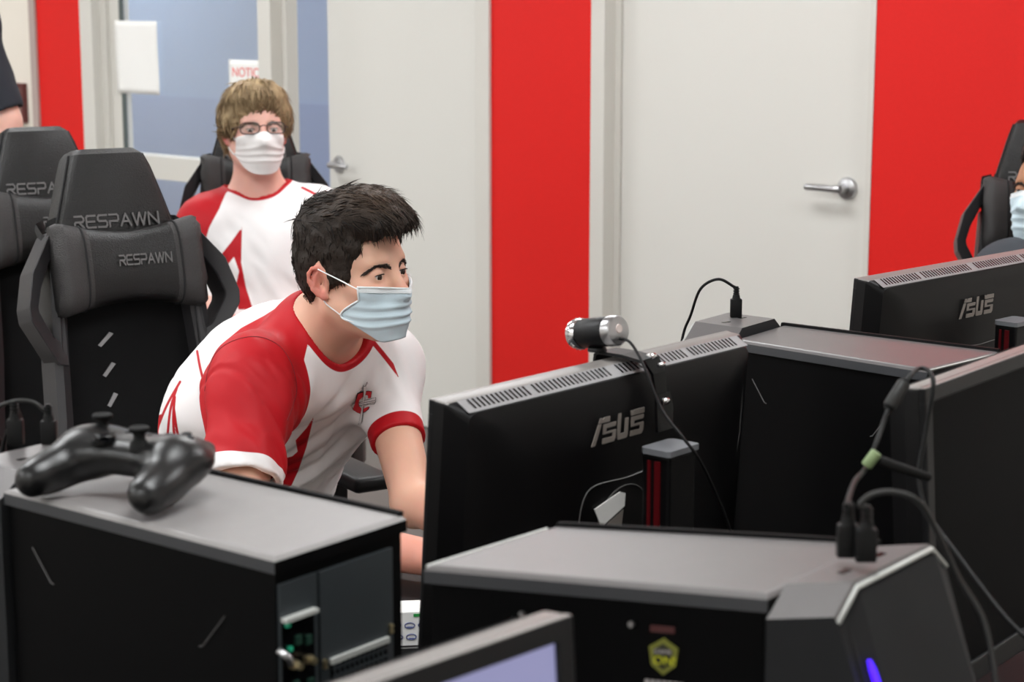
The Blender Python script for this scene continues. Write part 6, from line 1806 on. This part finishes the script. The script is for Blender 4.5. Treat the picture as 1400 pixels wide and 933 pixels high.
# ============================================================ the person cut by the picture's edge, in front of the red wall
H3 = Head(at_y(1438, 268, 4.45), axes(-50, 9, 0), 1.0)
J3 = dict(neck=at_y(1452, 348, 4.50), pelvis=at_y(1442, 640, 4.46), shR=at_y(1380, 376, 4.38), shL=at_y(1536, 380, 4.60),
          elR=at_y(1352, 500, 4.28), wrR=at_y(1420, 560, 4.10), elL=at_y(1570, 500, 4.42), wrL=at_y(1500, 570, 4.2))
J3['handR'] = (np.array([.3, -.9, -.1]), np.array([0, -.1, 1.0])); J3['handL'] = (np.array([-.5, -.8, -.1]), np.array([0, -.1, 1.0]))
seat_pose(J3)
pos, F = sdf_mesh(body_prims(J3, H3, 1.0), .005)
p3_ = np_mesh_obj('person', pos, F, M['skin_brown'], attrs={'flush': flush_attr(pos, H3, J3)})
tag(p3_, 'person in a light blue mask and charcoal shirt cut off by the right edge', 'person')
wear_lower(J3, p3_)
eyes(H3, p3_, look=(1, 0, -.1))
mk3, Pm3, _ = mask_sheet(H3, p3_, M['mask_blue'], top=-.010, bot=-.122, amax=52, lower_flare=20)
ear_loops(H3, mk3, Pm3, rows=(1, -13))
shirt_mesh(J3, H3, p3_, 'shirt', M['grey_shirt'], h=.006, sleeve=(.7, .7), sleeve_r=((.070, .066), (.070, .066)), folds=lambda P: (.010 * (vnoise(P * 16) - .5)).astype(np.float32), collar=(.068, .0), neck_drop=-.01)
pr = Prims(); w = H3.w; R = H3.R; k = H3.k
pr.ell(w(-.018, 0, .052), np.array((.100, .080, .084)), R, .02); pr.ell(w(-.05, 0, .010), np.array((.066, .073, .078)), R, .03); pr.ell(w(.02, 0, .095), np.array((.075, .066, .044)), R, .03)
pr.ell(w(.104, 0, .024), np.array((.070, .070, .074)), R, .006, 's')
for t in (-1, 1):
    pr.ell(w(.080, t * .080, -.004), np.array((.054, .05, .068)), R, .006, 's'); pr.ell(w(.040, t * .085, -.062), np.array((.06, .05, .036)), R, .006, 's'); pr.ell(w(-.014, t * .092, -.012), np.array((.022, .030, .036)), R, .006, 's')
pr.plane(w(-.06, 0, -.052), R @ np.array([.30, 0, -1.0]), .01)
hair_obj('hair', H3, p3_, pr, M['hair_black'], lambda Q: Q[:, 2] > -.045, lambda q: np.stack([np.full(len(q), .6), 0 * q[:, 0], -.3 + 0 * q[:, 0]], 1), lambda q: np.full(len(q), .016), .0024, 1200, None, curl=.3, lift=.15, h=.005, jitter=.2)

# ============================================================ the person standing behind the cropped chair
Y4s = 5.05
J4 = dict(neck=at_y(-128, -18, 5.10), pelvis=at_y(-128, 312, 5.10), shR=at_y(-215, 18, 5.06), shL=at_y(-48, 22, 5.10),
          elR=at_y(-238, 165, 5.10), wrR=at_y(-225, 292, 5.02), elL=at_y(5, 166, 5.06), wrL=at_y(8, 300, 5.0))
J4['handR'] = (np.array([.1, -.2, -1.0]), np.array([-1, -.2, 0.0])); J4['handL'] = (np.array([.0, -.2, -1.0]), np.array([1, -.2, 0.0])); J4['curlR'] = J4['curlL'] = 18
H4 = Head(at_y(-126, -98, 5.06), axes(25, -4, 0), 1.0)
F4, L4, U4 = torso_frame(J4); f4 = nrm(np.array([F4[0], F4[1], 0])); l4 = np.array([-f4[1], f4[0], 0])
for s, t in (('R', -1), ('L', 1)):
    J4['hip' + s] = J4['pelvis'] + l4 * t * .095 - np.array([0, 0, .03]); J4['kn' + s] = J4['hip' + s] + f4 * .03 + l4 * t * .02; J4['kn' + s][2] = .50
    J4['an' + s] = J4['kn' + s] - f4 * .03; J4['an' + s][2] = .085; J4['toe' + s] = f4 + l4 * t * .3
pos, F = sdf_mesh(body_prims(J4, H4, 1.0, fat=1.1), .006)
p4_ = np_mesh_obj('person', pos, F, M['skin_pink'], attrs={'flush': flush_attr(pos, H4, J4)})
tag(p4_, 'person standing at the left edge, only a navy sleeve and bare elbow in view', 'person')
wear_lower(J4, p4_, 1.05)
eyes(H4, p4_)
shirt_mesh(J4, H4, p4_, 'shirt', M['navy_shirt'], h=.006, fat=1.12, sleeve=(.93, .93), sleeve_r=((.072, .064), (.072, .066)), folds=lambda P: (.012 * (vnoise(P * 15) - .5)).astype(np.float32), collar=(.068, .0), neck_drop=-.01)
pr = Prims(); w = H4.w; R = H4.R
pr.ell(w(-.018, 0, .052), np.array((.100, .080, .084)), R, .02); pr.ell(w(-.05, 0, .010), np.array((.066, .073, .078)), R, .03)
pr.ell(w(.112, 0, .012), np.array((.062, .066, .060)), R, .006, 's')
for t in (-1, 1): pr.ell(w(.050, t * .085, -.040), np.array((.06, .05, .06)), R, .006, 's')
pr.plane(w(-.06, 0, -.052), R @ np.array([.30, 0, -1.0]), .01)
pos, F = sdf_mesh(pr, .006); np_mesh_obj('hair', pos, F, M['hair_black'], p4_, attrs={'tone': np.full(len(pos), .3)})
# ------------------------------------------------------------------ world and exposure
w = bpy.data.worlds.new('world'); scene.world = w; w.use_nodes = True
w.node_tree.nodes['Background'].inputs['Color'].default_value = (0.9, 0.92, 1, 1)
w.node_tree.nodes['Background'].inputs['Strength'].default_value = 0.05
scene.view_settings.view_transform = 'Standard'
scene.view_settings.look = 'None'
scene.view_settings.gamma = 1.0
scene.view_settings.exposure = 0.0
scene.view_settings.use_curve_mapping = False
scene.cycles.max_bounces = 8
scene.cycles.diffuse_bounces = 4
